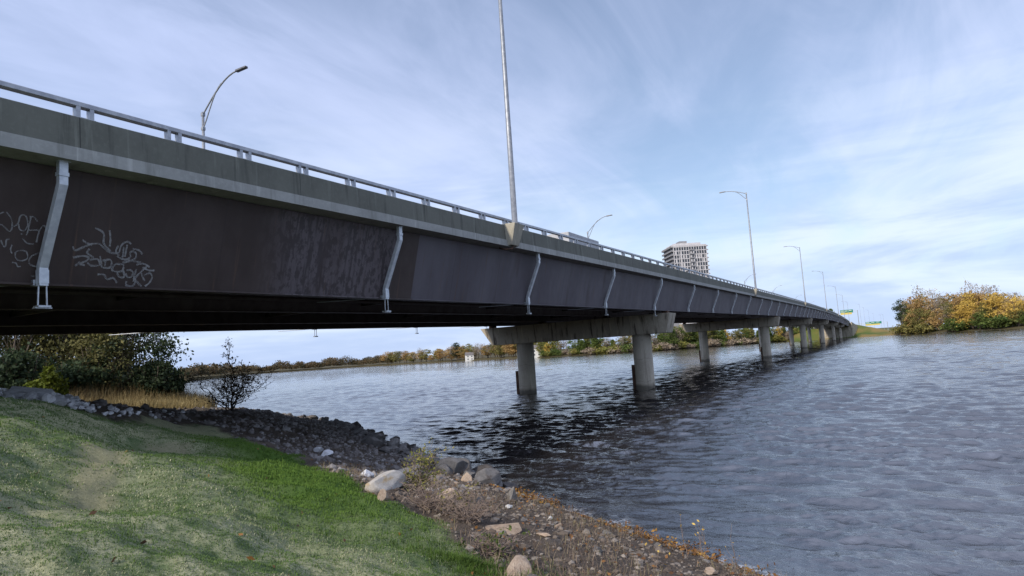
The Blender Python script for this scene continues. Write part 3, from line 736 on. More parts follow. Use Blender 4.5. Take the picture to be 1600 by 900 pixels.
# the band of woods at the far end of the river: one mass
rs = np.random.default_rng(5); C = []; tn = []
for i in range(900):
    px = rs.uniform(285, 612); D = dshore(px)+rs.uniform(3, 40)
    q = at_depth(px, 580, D); hh = (10+9*fbm(np.array([px*.09]), np.array([2.]), 3)[0])*(1. if px > 350 else .75)
    n = 34; c = rs.normal(size=(n, 3))*np.array([3.4, 3.4, 1])*.6; c[:, 2] = rs.uniform(.3, 1, n)*max(3, hh)*rs.uniform(.7, 1.15)
    C.append(c+np.array([q[0], q[1], 1.5])); tn.append(np.clip(rs.random()+rs.normal(size=n)*.15, 0, 1))
C = np.concatenate(C); tn = np.concatenate(tn); V, Fq = leaf_quads(C, .9, rs)
L_FAR = leaf_mat('distant_wood_leaves', [(.055,.055,.03), (.12,.095,.05), (.19,.13,.07)])
tag(link('distant_woods', mesh('distant_woods', V, Fq, False, {'tint': np.repeat(tn, 4)}), L_FAR), 'low brown band of woods along the distant shore at the far left end of the river', 'woods', kind='stuff')
# far hills
hv = []; hf = []; n = 60
for i in range(n):
    px = 250+i*10; q = at_depth(px, 560, 7500); hh = 60+25*math.sin(i*.21)+12*math.sin(i*.57+1); hh *= max(.25, 1-abs(px-440)/420)
    q2 = at_depth(px, 560, 8600); hv += [(q[0], q[1], -5), (q[0]*1.04, q[1]*1.04, hh), (q2[0], q2[1], -5)]
for i in range(n-1):
    a_ = 3*i; hf += [(a_, a_+3, a_+4, a_+1), (a_+1, a_+4, a_+5, a_+2)]
tag(link('hills', mesh('hills', hv, hf, True), mk('hill_woods', (.10, .11, .07), (.15, .13, .08), .002, .95, 0, 0, 1.)), kind='structure')

# white houses on the far bank
M_HW = mk('house_siding', (.72, .72, .70), (.62, .62, .60), 1., .7); M_ROOF = mk('roof_shingles', (.12, .11, .11), (.18, .17, .17), 1., .9)
def house(px, D, w, hgt, label, rz=.2, roofm=M_ROOF):
    q = at_depth(px, 550, D); o = empty('house', (q[0], q[1], gz(q[0], q[1])), label, 'house', 'houses on the distant bank', rz+AZ)
    MB().box(-w/2,w/2,-4,4,-1,hgt).build('wall', M_HW, o)
    MB().add([(-w/2-.4,-4.4,hgt),(w/2+.4,-4.4,hgt),(w/2+.4,4.4,hgt),(-w/2-.4,4.4,hgt),(-w/2-.4,0,hgt+3),(w/2+.4,0,hgt+3)], [(0,1,5,4),(2,3,4,5),(0,4,3),(1,2,5),(3,2,1,0)]).build('roof', roofm, o)
    k = int(w//3)
    for f in range(int(hgt//2.8)):
        for i in range(k):
            x = -w/2+(i+.5)*w/k; MB().box(x-.6,x+.6,-4.05,-3.9,.9+2.8*f,2.2+2.8*f).build('window', M_GLASS, o)
house(733, dshore(733)+5, 8, 5.7, 'white house with dark roof among trees on the distant bank left of the piers')
# house(738, dshore(738)+34, 12, 8, 'taller pale house partly hidden behind the white house on the distant bank', .5)
house(841, dshore(841)+3, 11, 6.2, 'white house just right of the left column of the nearest pier', .1)
# house(668, dshore(668)+2, 14, 3, 'low white boathouse at the waterline of the distant bank', .0)

# ------------------------------------------------------------------ apartment tower
M_TW = mk('tower_white_panels', (.52, .51, .52), (.43, .42, .43), .6, .7, 0, .02, 4.); M_TG = mk('tower_grey_side', (.20, .20, .21), (.26, .26, .27), .5, .7, 0, .02, 4.)
q = at_depth(1073, 430, 515); gz_t = 3.
TW = empty('apartment_tower', (q[0], q[1], gz_t), 'white high-rise apartment tower with gridded facade and balcony sides rising behind the bridge', 'building', rz=R(32))
HT = 73.; w2 = 12.6; d2 = 12.6
MB().box(-w2,w2,-d2+.5,d2,-2,HT).build('wall', M_TG, TW)
NF = 24; fh = HT/NF; ncol = 13; cw = 2*w2/ncol
fr = MB()
for i in range(ncol+1):
    x = -w2+i*cw; fr.box(x-.2,x+.2,-d2-.25,-d2+.6,-1,HT+.4)
for f in range(NF+1):
    z = f*fh
    fr.box(-w2+.201,w2-.201,-d2-.2,-d2+.52,z-.30,z+.30)
fr.build('facade_frame', M_TW, TW)
cnt = 0; rest = MB(); blank = MB()
for f in range(NF-1, -1, -1):
    for i in range(ncol):
        x = -w2+(i+.5)*cw; z = f*fh
        if i in (6, 7): 
            b_ = MB() if i == 6 else None
            if b_: b_.box(x-.6, x+cw+.6, -d2-.9, -d2-.26, z-.1, z+.9) ; b_.build('balcony', M_TG, TW) if f > 12 else None
        half = random.random() < .42 and f < NF-1
        x0, x1 = x-cw/2+.205, x+cw/2-.205
        if half:
            xm = x0+(x1-x0)*random.choice((.45, .6)); blank.box(xm, x1, -d2-.12, -d2+.49, z+.302, z+fh-.302); x1 = xm-.01
        if cnt < 100:
            MB().box(x0,x1,-d2+.2,-d2+.49,z+.305,z+fh-.305).build('window', M_GLASS, TW); cnt += 1
        else: rest.box(x0,x1,-d2+.2,-d2+.49,z+.305,z+fh-.305)
tag(rest.build('windows', M_GLASS, TW), kind='stuff'); tag(blank.build('facade_panels', M_TW, TW), kind='stuff')
for f in range(NF+1):
    for s_ in (-1, 1):
        x0 = s_*(w2+.01); x1 = s_*(w2+1.7)
        if f > 9: MB().box(min(x0,x1),max(x0,x1),-d2+.3,d2,f*fh-.18,f*fh+.95 if s_ < 0 else f*fh+.5).build('balcony', M_TG if s_ < 0 else M_TW, TW)
MB().box(-w2+1.5,w2-3,-d2+3,d2-2,HT,HT+3.2).build('penthouse', M_TW, TW)
MB().box(-5,1,-4,4,HT+3.2,HT+5.6).build('machine_room', M_TG, TW)
MB().box(-w2-1.7,w2+.3,-d2+.2,d2,HT+.42,HT+1.3).build('roof_edge', M_TW, TW)

# ------------------------------------------------------------------ far road: sign gantries and lamps
M_SGN = mk('green_sign_face', (.012, .16, .11), (.015, .18, .125), 1., .5); M_SYL = mk('yellow_sign_face', (.55, .44, .12), (.50, .40, .12), 1., .5); M_SWH = mk('white_sign_border', (.75,.75,.75), (.7,.7,.7), 1., .5)
def gantry(px, py, D, w, label, split=.55, px_post=None):
    q = at_depth(px, py, D); base = gz(q[0]+w*.9, q[1]); hz = q[2]-base
    o = empty('sign_gantry', (q[0], q[1], base), label, 'road sign', 'overhead road signs beyond the bridge')
    MB().tube([(w*.85,.35,-1),(w*.85,.35,hz+1.2)], .28, 10).build('post', M_GALV, o)
    MB().tube([(-w*1.5,.35,-4),(-w*1.5,.35,hz+1.2)], .28, 10).build('post', M_GALV, o)
    bm_ = MB(); bm_.duct([(-w*1.5,.35,hz+1.0),(w*.85,.35,hz+1.0)], (.15,.15)); bm_.duct([(-w*1.5,.35,hz-.4),(w*.85,.35,hz-.4)], (.15,.15)); bm_.build('truss', M_GALV, o)
    MB().box(-w/2,w/2,-.1,0,hz-.3,hz+2.2).build('green_panel', M_SGN, o)
    b_ = MB(); 
    for i in range(3): b_.box(-w/2+.5+i*w/3.2, -w/2+.4+(i+.7)*w/3.2, -.12, -.101, hz+1.2-.2*(i%2), hz+1.55-.2*(i%2))
    b_.box(-w/2+.6,-w/2+.35*w,-.12,-.101,hz+.2,hz+.5); b_.build('legend', M_SWH, o)
    MB().box(-w/2,w/2*split*2-w/2*1.0+w*.35,-.1,0,hz-2.0,hz-.32).build('yellow_panel', M_SYL, o)
gantry(1323, 488, 590, 10, 'green overhead highway sign with yellow lower panel at the far end of the bridge')
gantry(1365, 505.5, 760, 16, 'wider green and yellow overhead sign farther off above the far embankment')
for i, (px, D, pyt) in enumerate(((1346,700,475),(1352,800,480),(1359,900,484),(1366,1050,489),(1377,1150,492),(1381,720,491))):
    q = at_depth(px, 505, D); zt = at_depth(px, pyt, D)[2]; b = gz(q[0], q[1])
    lamp((q[0], q[1], b), -1, 'thin distant street lamp beyond the bridge end, %s from the left' % ['first','second','third','fourth','fifth','sixth'][i], 'lamps along the far road', zt-b, 2.6, .5)

# ------------------------------------------------------------------ bushes and tree on the near left bank
def on_ground(px, py, D): q = at_depth(px, py, D); return (q[0], q[1], gz(q[0], q[1]))
L_BSH = leaf_mat('dark_olive_leaves', [(.038,.042,.016), (.075,.078,.027), (.155,.145,.055)])
L_BPA = leaf_mat('yellowish_dull_leaves', [(.06,.06,.02), (.12,.115,.038), (.21,.19,.07)])
GB = 'bushes behind the dry grass left of the bridge'
def bush(seed, px, D, h, w, mat_, label, shape='round', leaf=.11, ncl=70, per=90, wide=1., name='bush', stems=4, cr=.2):
    ms = plant_meshes(seed, h, w, .3, ncl, per, leaf, shape, cr, .07, 8, stems)
    return plant(name, ms, mat_, M_BARK, on_ground(px, 580, D), label, 'bush', GB)
bush(1, -55, 45, 9, 4.0, L_BSH, 'olive leafy bush cut by the left edge of the photo under the bridge', name='tall_bush')
bush(2, 30, 44, 8.0, 2.8, L_BPA, 'yellow-green leafed tall bush behind the riprap at far left', name='tall_bush')
bush(3, 60, 47, 8.5, 2.6, L_BSH, 'olive brown bush between the yellow-green bush and the thicket', name='tall_bush')
bush(4, 112, 46, 8.5, 2.8, L_BSH, 'dark brownish thicket in the middle of the bushes under the bridge', name='tall_bush')
bush(5, 160, 44, 7.0, 2.0, L_BPA, 'pale yellowish bare-stemmed bush left of the dark glossy bush', name='tall_bush')
bush(6, 165, 43, 4.6, 2.4, L_BSH, 'grey twiggy low bush behind the dry grass', per=34, leaf=.07)
bush(7, 206, 45, 9.5, 2.6, L_SIL, 'dark green glossy-leaved tall bush beside the open water', ncl=90, name='tall_bush')
bush(8, 246, 44, 3.0, 1.5, L_DGR, 'low dark bush at the right foot of the glossy bush')
bush(9, 77, 33, 2.3, .75, L_LIM, 'small lime-yellow bush behind the pale rocks', ncl=40, per=50, leaf=.09, stems=2)
bush(10, 130, 42, 3.2, 1.9, L_DGR, 'low dark bush under the brownish thicket')
bush(11, 20, 38, 3.4, 2.0, L_DGR, 'low dark bush behind the riprap at the left edge')
bush(12, 100, 50, 10, 3.2, L_BSH, 'tall olive bush at the back of the thicket', name='tall_bush')
bush(13, 200, 49, 10, 2.8, L_BSH, 'tall green bush at the back beside the glossy bush', name='tall_bush')
# sparse young tree
def young_tree():
    rs = np.random.default_rng(21); q = ground_at(357, 641)
    o = empty('young_tree', tuple(q), 'small sparse young tree with few brown leaves silhouetted against the river', 'tree')
    tb = MB(); C = []
    H = at_depth(357, 537, np.dot(q-CAM, [-math.sin(AZ), math.cos(AZ), 0]))[2]-q[2]
    for s_ in range(11):
        a0 = np.array([rs.normal()*.12, rs.normal()*.12, -.1]); main = s_ == 0
        L = H if main else H*rs.uniform(.35, .75)
        tip = np.array([rs.normal()*.12*H, rs.normal()*.12*H, L]) if main else np.array([rs.normal()*.30*H, rs.normal()*.30*H, L])
        pts = limb(rs, a0, tip, .05 if main else .024, .008, tb, 5, 8, .05)
        for k in range(20 if main else 11):
            i = rs.integers(1, 8); f = rs.random(); p0 = pts[i]*(1-f)+pts[i+1]*f if i < 8 else pts[i]
            out = rs.normal(size=3); out[2] = abs(out[2])*.7+.25; out /= np.linalg.norm(out)
            ln = H*.34*(1-.75*p0[2]/H)*rs.uniform(.5, 1.2)+.15
            b_ = limb(rs, p0, p0+out*ln, .013, .005, tb, 4, 4, .12)
            for _ in range(5):
                j = rs.integers(1, 5); o2 = rs.normal(size=3); o2[2] = abs(o2[2])*.6; o2 /= np.linalg.norm(o2)
                e_ = b_[j]+o2*ln*.4; limb(rs, b_[j], e_, .006, .003, tb, 3, 2, .1)
                for _ in range(3): C.append(b_[j]+(e_-b_[j])*rs.uniform(.5, 1.05)+rs.normal(size=3)*.03)
    link('trunk', mesh('trunk', tb.V, tb.F, True), mk('dark_bark', (.035,.028,.024), (.06,.05,.04), 6., .9), o)
    C = np.array(C); V, Fq = leaf_quads(C, .042, rs)
    link('leaves', mesh('leaves', V, Fq, False, {'tint': np.repeat(rs.random(len(C)), 4)}), leaf_mat('brown_sparse_leaves', [(.04,.03,.016), (.08,.058,.028), (.16,.11,.045)]), o)
young_tree()

# ------------------------------------------------------------------ blades (vectorised): grass, dry reeds, weeds
def blades(Pn, hgt, wid, lean, rs, curve=.5):
    n = len(Pn); a = rs.uniform(0, 2*math.pi, n); l = lean*rs.random(n)
    d = np.stack([np.cos(a), np.sin(a), np.zeros(n)], 1); side = np.stack([-np.sin(a), np.cos(a), np.zeros(n)], 1)*(wid*(.6+.8*rs.random(n)))[:, None]
    h = hgt*(.5+.9*rs.random(n))
    mid = Pn+d*(h*l*.45)[:, None]+np.array([0, 0, 1.])*(h*.6)[:, None]
    tip = Pn+d*(h*l)[:, None]+np.array([0, 0, 1.])*(h*(1-.5*l*curve))[:, None]
    V = np.stack([Pn-side, Pn+side, mid+side*.7, mid-side*.7, tip], 1).reshape(-1, 3)
    b = np.arange(n)[:, None]*5
    Fq = np.concatenate([b+np.array([[0, 1, 2]]), b+np.array([[0, 2, 3]]), b+np.array([[3, 2, 4]])], 0)
    return V, Fq
rs = np.random.default_rng(31)
n = 420000
rr = np.exp(rs.uniform(math.log(3.2), math.log(22), n)); aa = AZ+rs.uniform(R(-20), R(46), n)
gx, gy = -np.sin(aa)*rr, np.cos(aa)*rr
ok = sdist(gx, gy, GRASS)+fbm(gx*1.3, gy*1.3, 3)*.5 > .0
dp = np.abs(sdist(gx, gy, PATH))+fbm(gx*1.5, gy*1.5, 3)*.35
ok &= (rs.random(n) < np.clip(.12+dp/.6, 0, 1))|(np.hypot(gx, gy) < 7.)
gx, gy = gx[ok], gy[ok]; n = len(gx); Pn = np.stack([gx, gy, height(gx, gy)-.004], 1)
dg = sdist(gx, gy, GRASS); 
brt = (1-ss(dg+fbm(gx*.6, gy*.6, 3)*1.2, .9, 2.6))*ss(gx, -19, -15.5)*(.15+.85*ss(-gx, 4.8, 8.2))
palem = ss(fbm(gx*.55+2, gy*.55, 4)+.35*fbm(gx*3, gy*3, 2), -.22, .20)*(1-brt)*(.5+.5*np.clip(ss(-np.hypot(gx, gy), -9.5, -6)+ss(-gx, 12, 16), 0, 1))
tint = np.clip(np.where(rs.random(n) < palem, .62+.38*rs.random(n), .22+.22*rs.random(n))*(1-brt)+brt*(rs.random(n)*.18), 0, 1)
hg = (.020+.018*brt+.01*rs.random(n))*np.clip(np.hypot(gx, gy)/9, .8, 1.6)
V, Fq = blades(Pn, hg, .0028*np.clip(np.hypot(gx, gy)/6, .8, 2.2), 1.7, rs, 1.1)
nt = 900; tr = np.exp(rs.uniform(math.log(3.2), math.log(16), nt)); ta = AZ+rs.uniform(R(-20), R(46), nt)
tx, ty = -np.sin(ta)*tr, np.cos(ta)*tr; ok = (sdist(tx, ty, GRASS) > .1)&(np.abs(sdist(tx, ty, PATH)) > .5)&(fbm(tx*.7+9, ty*.7, 3) > .0); tx, ty = tx[ok], ty[ok]
bx = np.repeat(tx, 30)+rs.normal(0, .045, len(tx)*30); by = np.repeat(ty, 30)+rs.normal(0, .045, len(tx)*30)
V2, F2 = blades(np.stack([bx, by, height(bx, by)-.004], 1), .05+.035*np.repeat(rs.random(len(tx)), 30), .0032, .9, rs, .8)
F2 = F2+len(V); V = np.concatenate([V, V2]); Fq = np.concatenate([Fq, F2]); tint = np.concatenate([tint, np.clip(np.repeat(rs.uniform(.1, .5, len(tx)), 30)+rs.normal(0, .08, len(bx)), 0, 1)])
L_GRASS = leaf_mat('lawn_blades', [(.075,.145,.022), (.10,.165,.03), (.10,.155,.056), (.145,.19,.095), (.29,.305,.18), (.48,.465,.31)], .8, .2)
tag(link('lawn_grass', mesh('lawn_grass', V, Fq, False, {'tint': np.repeat(tint, 5)}), L_GRASS), 'short lawn grass on the sloping bank in the foreground, bright green to pale', 'grass', kind='stuff')
# dry grass behind the bridge
n = 60000; gx = rs.uniform(-52, -33.3, n); gy = rs.uniform(8, 36, n)
dsx = sdist(gx, gy, SHORE); ok = (dsx > .5)&(gy < -.77*gx+fbm(gx*.8, gy*.8, 2)*1.5)&(gx+fbm(gx*.5, gy*.5, 2)*1.2 < -33.8); gx, gy = gx[ok], gy[ok]; n = len(gx)
Pn = np.stack([gx, gy, height(gx, gy)-.02], 1)
tall = ss(-gx, 37, 42)
V, Fq = blades(Pn, (.45+.75*tall)*(1+.6*fbm(gx*.4, gy*.4, 2)), .008+.004*rs.random(n), .8, rs)
L_DRY = leaf_mat('dry_grass_blades', [(.17,.12,.06), (.30,.235,.11), (.43,.36,.19)], .8, .3)
tag(link('dry_grass', mesh('dry_grass', V, Fq, False, {'tint': np.repeat(np.clip(rs.random(n)*.8+.2-.45*tall, 0, 1), 5)}), L_DRY), 'golden dry grass strip beyond the shadow of the bridge', 'dry grass', kind='stuff')

# ------------------------------------------------------------------ rocks
def ico(sub):
    import bmesh
    bm = bmesh.new(); bmesh.ops.create_icosphere(bm, subdivisions=sub, radius=1.)
    V = np.array([v.co[:] for v in bm.verts]); Fc = np.array([[v.index for v in f.verts] for f in bm.faces]); bm.free()
    return V, Fc
I3, I1 = ico(4), ico(1)
def rock_shape(rs, base, cuts=11, rough=.03):
    V = base[0].copy()
    for _ in range(cuts):
        n = rs.normal(size=3); n /= np.linalg.norm(n); d = rs.uniform(.48, .82)
        s = V@n; V -= np.outer(np.maximum(s-d, 0)*.97, n)
    f = sum(np.sin(V@rs.normal(size=3)*k+rs.uniform(0, 6))*rough/(k*.5) for k in (3, 5, 8, 13))
    V *= (1+f)[:, None]
    return V*np.array([rs.uniform(.8, 1.2), rs.uniform(.75, 1.05), rs.uniform(.55, .85)])
def rockmat(name, a, b_, c_=None):
    return mk(name, a, b_, 3., .85, 0, .6, 14., (1,1,1), .3, .7, .25, c_, 1.6, .28)
M_RKG = rockmat('grey_rock', (.115,.11,.107), (.20,.19,.185), (.09,.075,.065))
M_RKL = rockmat('light_grey_rock', (.50,.50,.52), (.66,.66,.68), (.40,.39,.39))
M_RKT = rockmat('tan_rock', (.27,.20,.15), (.38,.31,.24), (.20,.15,.11))
M_RKP = rockmat('pale_boulder', (.33,.31,.29), (.48,.46,.43), (.34,.26,.16))
M_RKW = rockmat('white_stone', (.44,.43,.42), (.58,.57,.55))
M_RKD = rockmat('dark_wet_rock', (.05,.045,.042), (.09,.08,.075))
rs = np.random.default_rng(77)
shapes = [mesh('rock', rock_shape(rs, I3, 13, .022), I3[1], False) for _ in range(12)]
def rock(x, y, s, m, label, group=None, sink=.35, name='rock', z=None, sc=(1,1,1)):
    me = random.choice(shapes); o = bpy.data.objects.new(name, me); COL.objects.link(o)
    if not me.materials: me.materials.append(None)
    o.material_slots[0].link = 'OBJECT'; o.material_slots[0].material = m
    o.location = (x, y, (gz(x, y) if z is None else z)+s*(.62-sink)*sc[2]); o.scale = (s*sc[0], s*sc[1], s*sc[2])
    o.rotation_euler = (rs.uniform(-.4,.4), rs.uniform(-.4,.4), rs.uniform(0, 6.28))
    return tag(o, label, 'rock', group)
# along the shore under and before the bridge
seg = np.array([(-9.0,16.3),(-12.6,18.9),(-15.4,21.1),(-21.0,25.8),(-26,29.7),(-32,33.3),(-37,35.2),(-41,36.4)])
cum = np.concatenate([[0], np.cumsum(np.linalg.norm(np.diff(seg, axis=0), axis=1))])
def along(s): return np.array([np.interp(s, cum, seg[:, 0]), np.interp(s, cum, seg[:, 1])])
inn = np.array([-.64, -.77])
nr = 0
for i in range(150):
    s = cum[-1]*rs.random()**1.5; q = along(s)+inn*rs.uniform(-.35, 1.5)**1.0
    size = rs.uniform(.17, .38)*(1+.3*(rs.random() < .2))
    wetr = sdist(q[0], q[1], SHORE) < .1
    rock(q[0], q[1], size, M_RKD if wetr else M_RKG, 'dark wet boulder at the waterline of the rocky shore below the bridge' if wetr else 'grey boulder heaped along the rocky shore below the bridge', 'shore boulders below the bridge')
# pale riprap along the top of the lawn at left
for i in range(190):
    t_ = rs.random(); px = -40+t_*(190 if i < 120 else 330); py = np.interp(px, [-40, 0, 110, 160, 220, 300], [592, 604, 634, 645, 651, 652])+rs.normal()*4.-3
    q = ground_at(px, py, 60)
    if q is None or sdist(q[0], q[1], GRASS) > .5: 
        q = ground_at(px, py-6, 60)
        if q is None: continue
    rock(q[0], q[1], rs.uniform(.06, .155)*(1.25 if px < 120 else .8), M_RKL, 'pale grey angular riprap rock along the upper left edge of the lawn', 'pale riprap rocks at the left')
def crest(px):                             # first ground met when looking down a column of the picture
    for py in np.arange(560, 660, 1.):
        q = ground_at(px, py, 60)
        if q is not None and np.hypot(q[0], q[1]) < 33: return q
for i in range(60):
    q = crest(-25+i/60*150+rs.uniform(-2, 2))
    if q is None: continue
    rock(q[0]+rs.normal()*.18, q[1]+rs.normal()*.18, rs.uniform(.09, .24), M_RKL, 'pale grey angular riprap rock along the upper left edge of the lawn', 'pale riprap rocks at the left')
# loose stones of the near shore
for i in range(110):
    x, y = rs.uniform(-10.5, 0), rs.uniform(6, 17)
    if sdist(x, y, SHORE) < .25 or sdist(x, y, GRASS) > -.1: continue
    rock(x, y, rs.uniform(.045, .12), (M_RKG, M_RKT, M_RKG)[i % 3], ('grey', 'tan', 'grey')[i % 3]+' loose stone half buried in the debris of the near shore', 'loose stones of the near shore', .5, 'stone')
# named rocks
def prock(px, py, s, m, label, sc=(1,1,1), sink=.3, name='boulder'):
    q = ground_at(px, py); return rock(q[0], q[1], s, m, label, None, sink, name, None, sc)
big = [mesh('boulder', rock_shape(np.random.default_rng(sd_), I3, 6, .035), I3[1], True) for sd_ in (3, 11)]
for me_, px_, py_, s_, sc_, lb_ in ((big[0], 602, 758, .33, (1.2,.9,.8), 'large cracked pale boulder beside the lawn edge, left of the pair'), (big[1], 642, 742, .42, (1.4,.85,.8), 'large smooth pale boulder behind the dead bush, right of the pair')):
    o = prock(px_, py_, s_, M_RKP, lb_, sc_, .42); o.rotation_euler = (0, 0, o.rotation_euler[2]); o.data = me_; me_.materials.append(None); o.material_slots[0].link = 'OBJECT'; o.material_slots[0].material = M_RKP
prock(730, 752, .20, M_RKT, 'round tan rock before the dark shore boulders')
prock(697, 783, .19, M_RKT, 'upright tan rock amid dead twigs', (1,.8,1.1))
prock(598, 782, .15, M_RKT, 'small reddish rock at the lawn edge below the pale boulders', (.7,.8,1.3))
prock(790, 834, .22, M_RKT, 'pinkish flat boulder in the middle of the shore debris', (1.4,.8,.75))
prock(749, 787, .19, M_RKG, 'grey half-white rock right of the upright tan rock')
prock(795, 795, .10, M_RKW, 'bright white round stone near the fallen leaves')
prock(800, 782, .19, M_RKG, 'pointed grey rock at the waterline among leaves', (.7,.8,1.5))
prock(812, 899, .19, M_RKT, 'brown boulder at the bottom edge beside the bright grass', (1.4,.9,.55))
prock(860, 812, .08, M_RKW, 'small white stone right of the leaf litter')
prock(870, 851, .10, M_RKD, 'dark flat stone on the shore', (1.5,.9,.5))
prock(672, 771, .15, M_RKW, 'white stone under the dead bush', (.8,.8,1.1))
prock(573, 748, .22, M_RKL, 'pale grey flat rock left of the boulder pair', (1.4,.9,.7))
prock(510, 712, .20, M_RKL, 'pale grey rock at the grass edge below the rubble', (1.2,.9,.9))
prock(498, 706, .15, M_RKL, 'smaller pale grey rock touching the pale grass-edge rock')
prock(850, 838, .12, M_RKT, 'tan flat stone in the middle of the lower shore', (1.3,.9,.6))
# rubble: nobody could count it
def scatter(P_, sizes, rs, nshape=10, flat=.7):
    sh = [rock_shape(rs, I1, 7, .06) for _ in range(nshape)]
    n = len(P_); a = rs.uniform(0, 6.28, n); V = np.empty((n, len(I1[0]), 3), np.float32)
    for i in range(n):
        b = sh[i % nshape]; c, s = math.cos(a[i]), math.sin(a[i])
        V[i] = np.stack([b[:, 0]*c-b[:, 1]*s, b[:, 0]*s+b[:, 1]*c, b[:, 2]], 1)*sizes[i]+P_[i]
    Fq = (np.arange(n)[:, None, None]*len(I1[0])+I1[1][None]).reshape(-1, 3)
    return V.reshape(-1, 3), Fq, np.repeat(rs.random(n), len(I1[0]))
def rubble_mat(name, cols):
    m, t, b = new_mat(name); a = t.n('ShaderNodeAttribute', None, attribute_name='tint').outputs['Fac']
    tc = t.n('ShaderNodeTexCoord').outputs['Object']
    cr = t.n('ShaderNodeValToRGB', {0: a}); e = cr.color_ramp.elements
    e[0].color = (*cols[0], 1); e[1].color = (*cols[-1], 1)
    for i, c in enumerate(cols[1:-1]): e.new((i+1)/(len(cols)-1)).color = (*c, 1)
    c = t.mix(t.math('MULTIPLY', t.ramp(t.noise(tc, 12., 5, .7), .4, .7), .5), cr.outputs[0], (.09, .075, .065))
    nb = t.n('ShaderNodeBump', {'Strength': .5, 'Distance': .02, 'Height': t.noise(tc, 40., 4, .7)}).outputs[0]
    setb(t, b, col=c, rough=.9, normal=nb, spec=.2); return m
n = 26000; gx = rs.uniform(-45, -3, n); gy = rs.uniform(6, 38, n)
ds_ = sdist(gx, gy, SHORE); dg = sdist(gx, gy, GRASS)
ok = (ds_ > -.4)&(dg < -.05)&(gx > -33.5)&(ds_ < 14)
zone_r = np.where(gx < -9, 1., .0)
ok &= (rs.random(n) < np.where(gx < -8.5, np.where(ds_ < 7, .95, .5), .0))
gx, gy = gx[ok], gy[ok]; Pn = np.stack([gx, gy, height(gx, gy)+.01], 1); sz = np.exp(rs.normal(math.log(.062), .5, len(gx))); sz = np.clip(sz, .03, .26)
V, Fq, tn = scatter(Pn, sz, rs)
tag(link('rubble', mesh('rubble', V, Fq, False, {'tint': tn}), rubble_mat('dark_rubble', [(.10,.085,.08), (.15,.135,.13), (.20,.185,.18), (.29,.28,.275)])), 'dark crushed-stone rubble covering the bank below the bridge', 'rubble', kind='stuff')
n = 30000; gx = rs.uniform(-12, 6, n); gy = rs.uniform(3, 19, n)
ds_ = sdist(gx, gy, SHORE); dg = sdist(gx, gy, GRASS); ok = (ds_ > -.5)&(dg < .05)&(gx > -11); gx, gy = gx[ok], gy[ok]
Pn = np.stack([gx, gy, height(gx, gy)], 1); sz = np.clip(np.exp(rs.normal(math.log(.024), .55, len(gx))), .01, .11)
V, Fq, tn = scatter(Pn, sz, rs)
tag(link('pebbles', mesh('pebbles', V, Fq, False, {'tint': tn}), rubble_mat('shore_pebbles', [(.07,.054,.043), (.11,.09,.073), (.16,.135,.115), (.27,.24,.21)])), 'mixed pebbles and small stones on the near shore', 'pebbles', kind='stuff')
# fallen leaves along the waterline
n = 9000; t_ = rs.random(n)*5; base = np.array([(3.,7.7),(-2,11.2),(-4.3,12.8),(-6.9,14.6),(-9.2,16.3)])
L_ = np.stack([np.interp(t_, [0,1.5,2.6,3.8,5], base[:, 0]), np.interp(t_, [0,1.5,2.6,3.8,5], base[:, 1])], 1)
off = rs.normal(.22, .24, n); L_ = L_+inn*off[:, None]+rs.normal(size=(n, 2))*.06
keep = (fbm(L_[:, 0]*.9, L_[:, 1]*.9, 3)+.02 > rs.random(n)*.5-.2); L_ = L_[keep]; n = len(L_)
C = np.stack([L_[:, 0], L_[:, 1], np.maximum(height(L_[:, 0], L_[:, 1]), .02)+.012+.02*rs.random(n)], 1)
V, Fq = leaf_quads(C, .032, rs, .4)
L_LIT = leaf_mat('leaf_litter', [(.07,.04,.025), (.14,.07,.03), (.22,.11,.035), (.36,.21,.045)], .7, .1)
tag(link('fallen_leaves', mesh('fallen_leaves', V, Fq, False, {'tint': np.repeat(rs.random(n), 4)}), L_LIT), 'orange and brown fallen leaves washed up along the waterline', 'leaves', kind='stuff')
n = 3400; gx = rs.uniform(-15, 4, n); gy = rs.uniform(1, 17, n); ok = (sdist(gx, gy, SHORE) > .3)&((sdist(gx, gy, GRASS) < .3)|(rs.random(n) < .12)); gx, gy = gx[ok], gy[ok]; n = len(gx)
C = np.stack([gx, gy, height(gx, gy)+.02], 1); V, Fq = leaf_quads(C, .03, rs, .5)
tag(link('scattered_leaves', mesh('scattered_leaves', V, Fq, False, {'tint': np.repeat(rs.random(n)*.7, 4)}), L_LIT), 'dull brown leaves scattered over the near shore', 'leaves', kind='stuff')
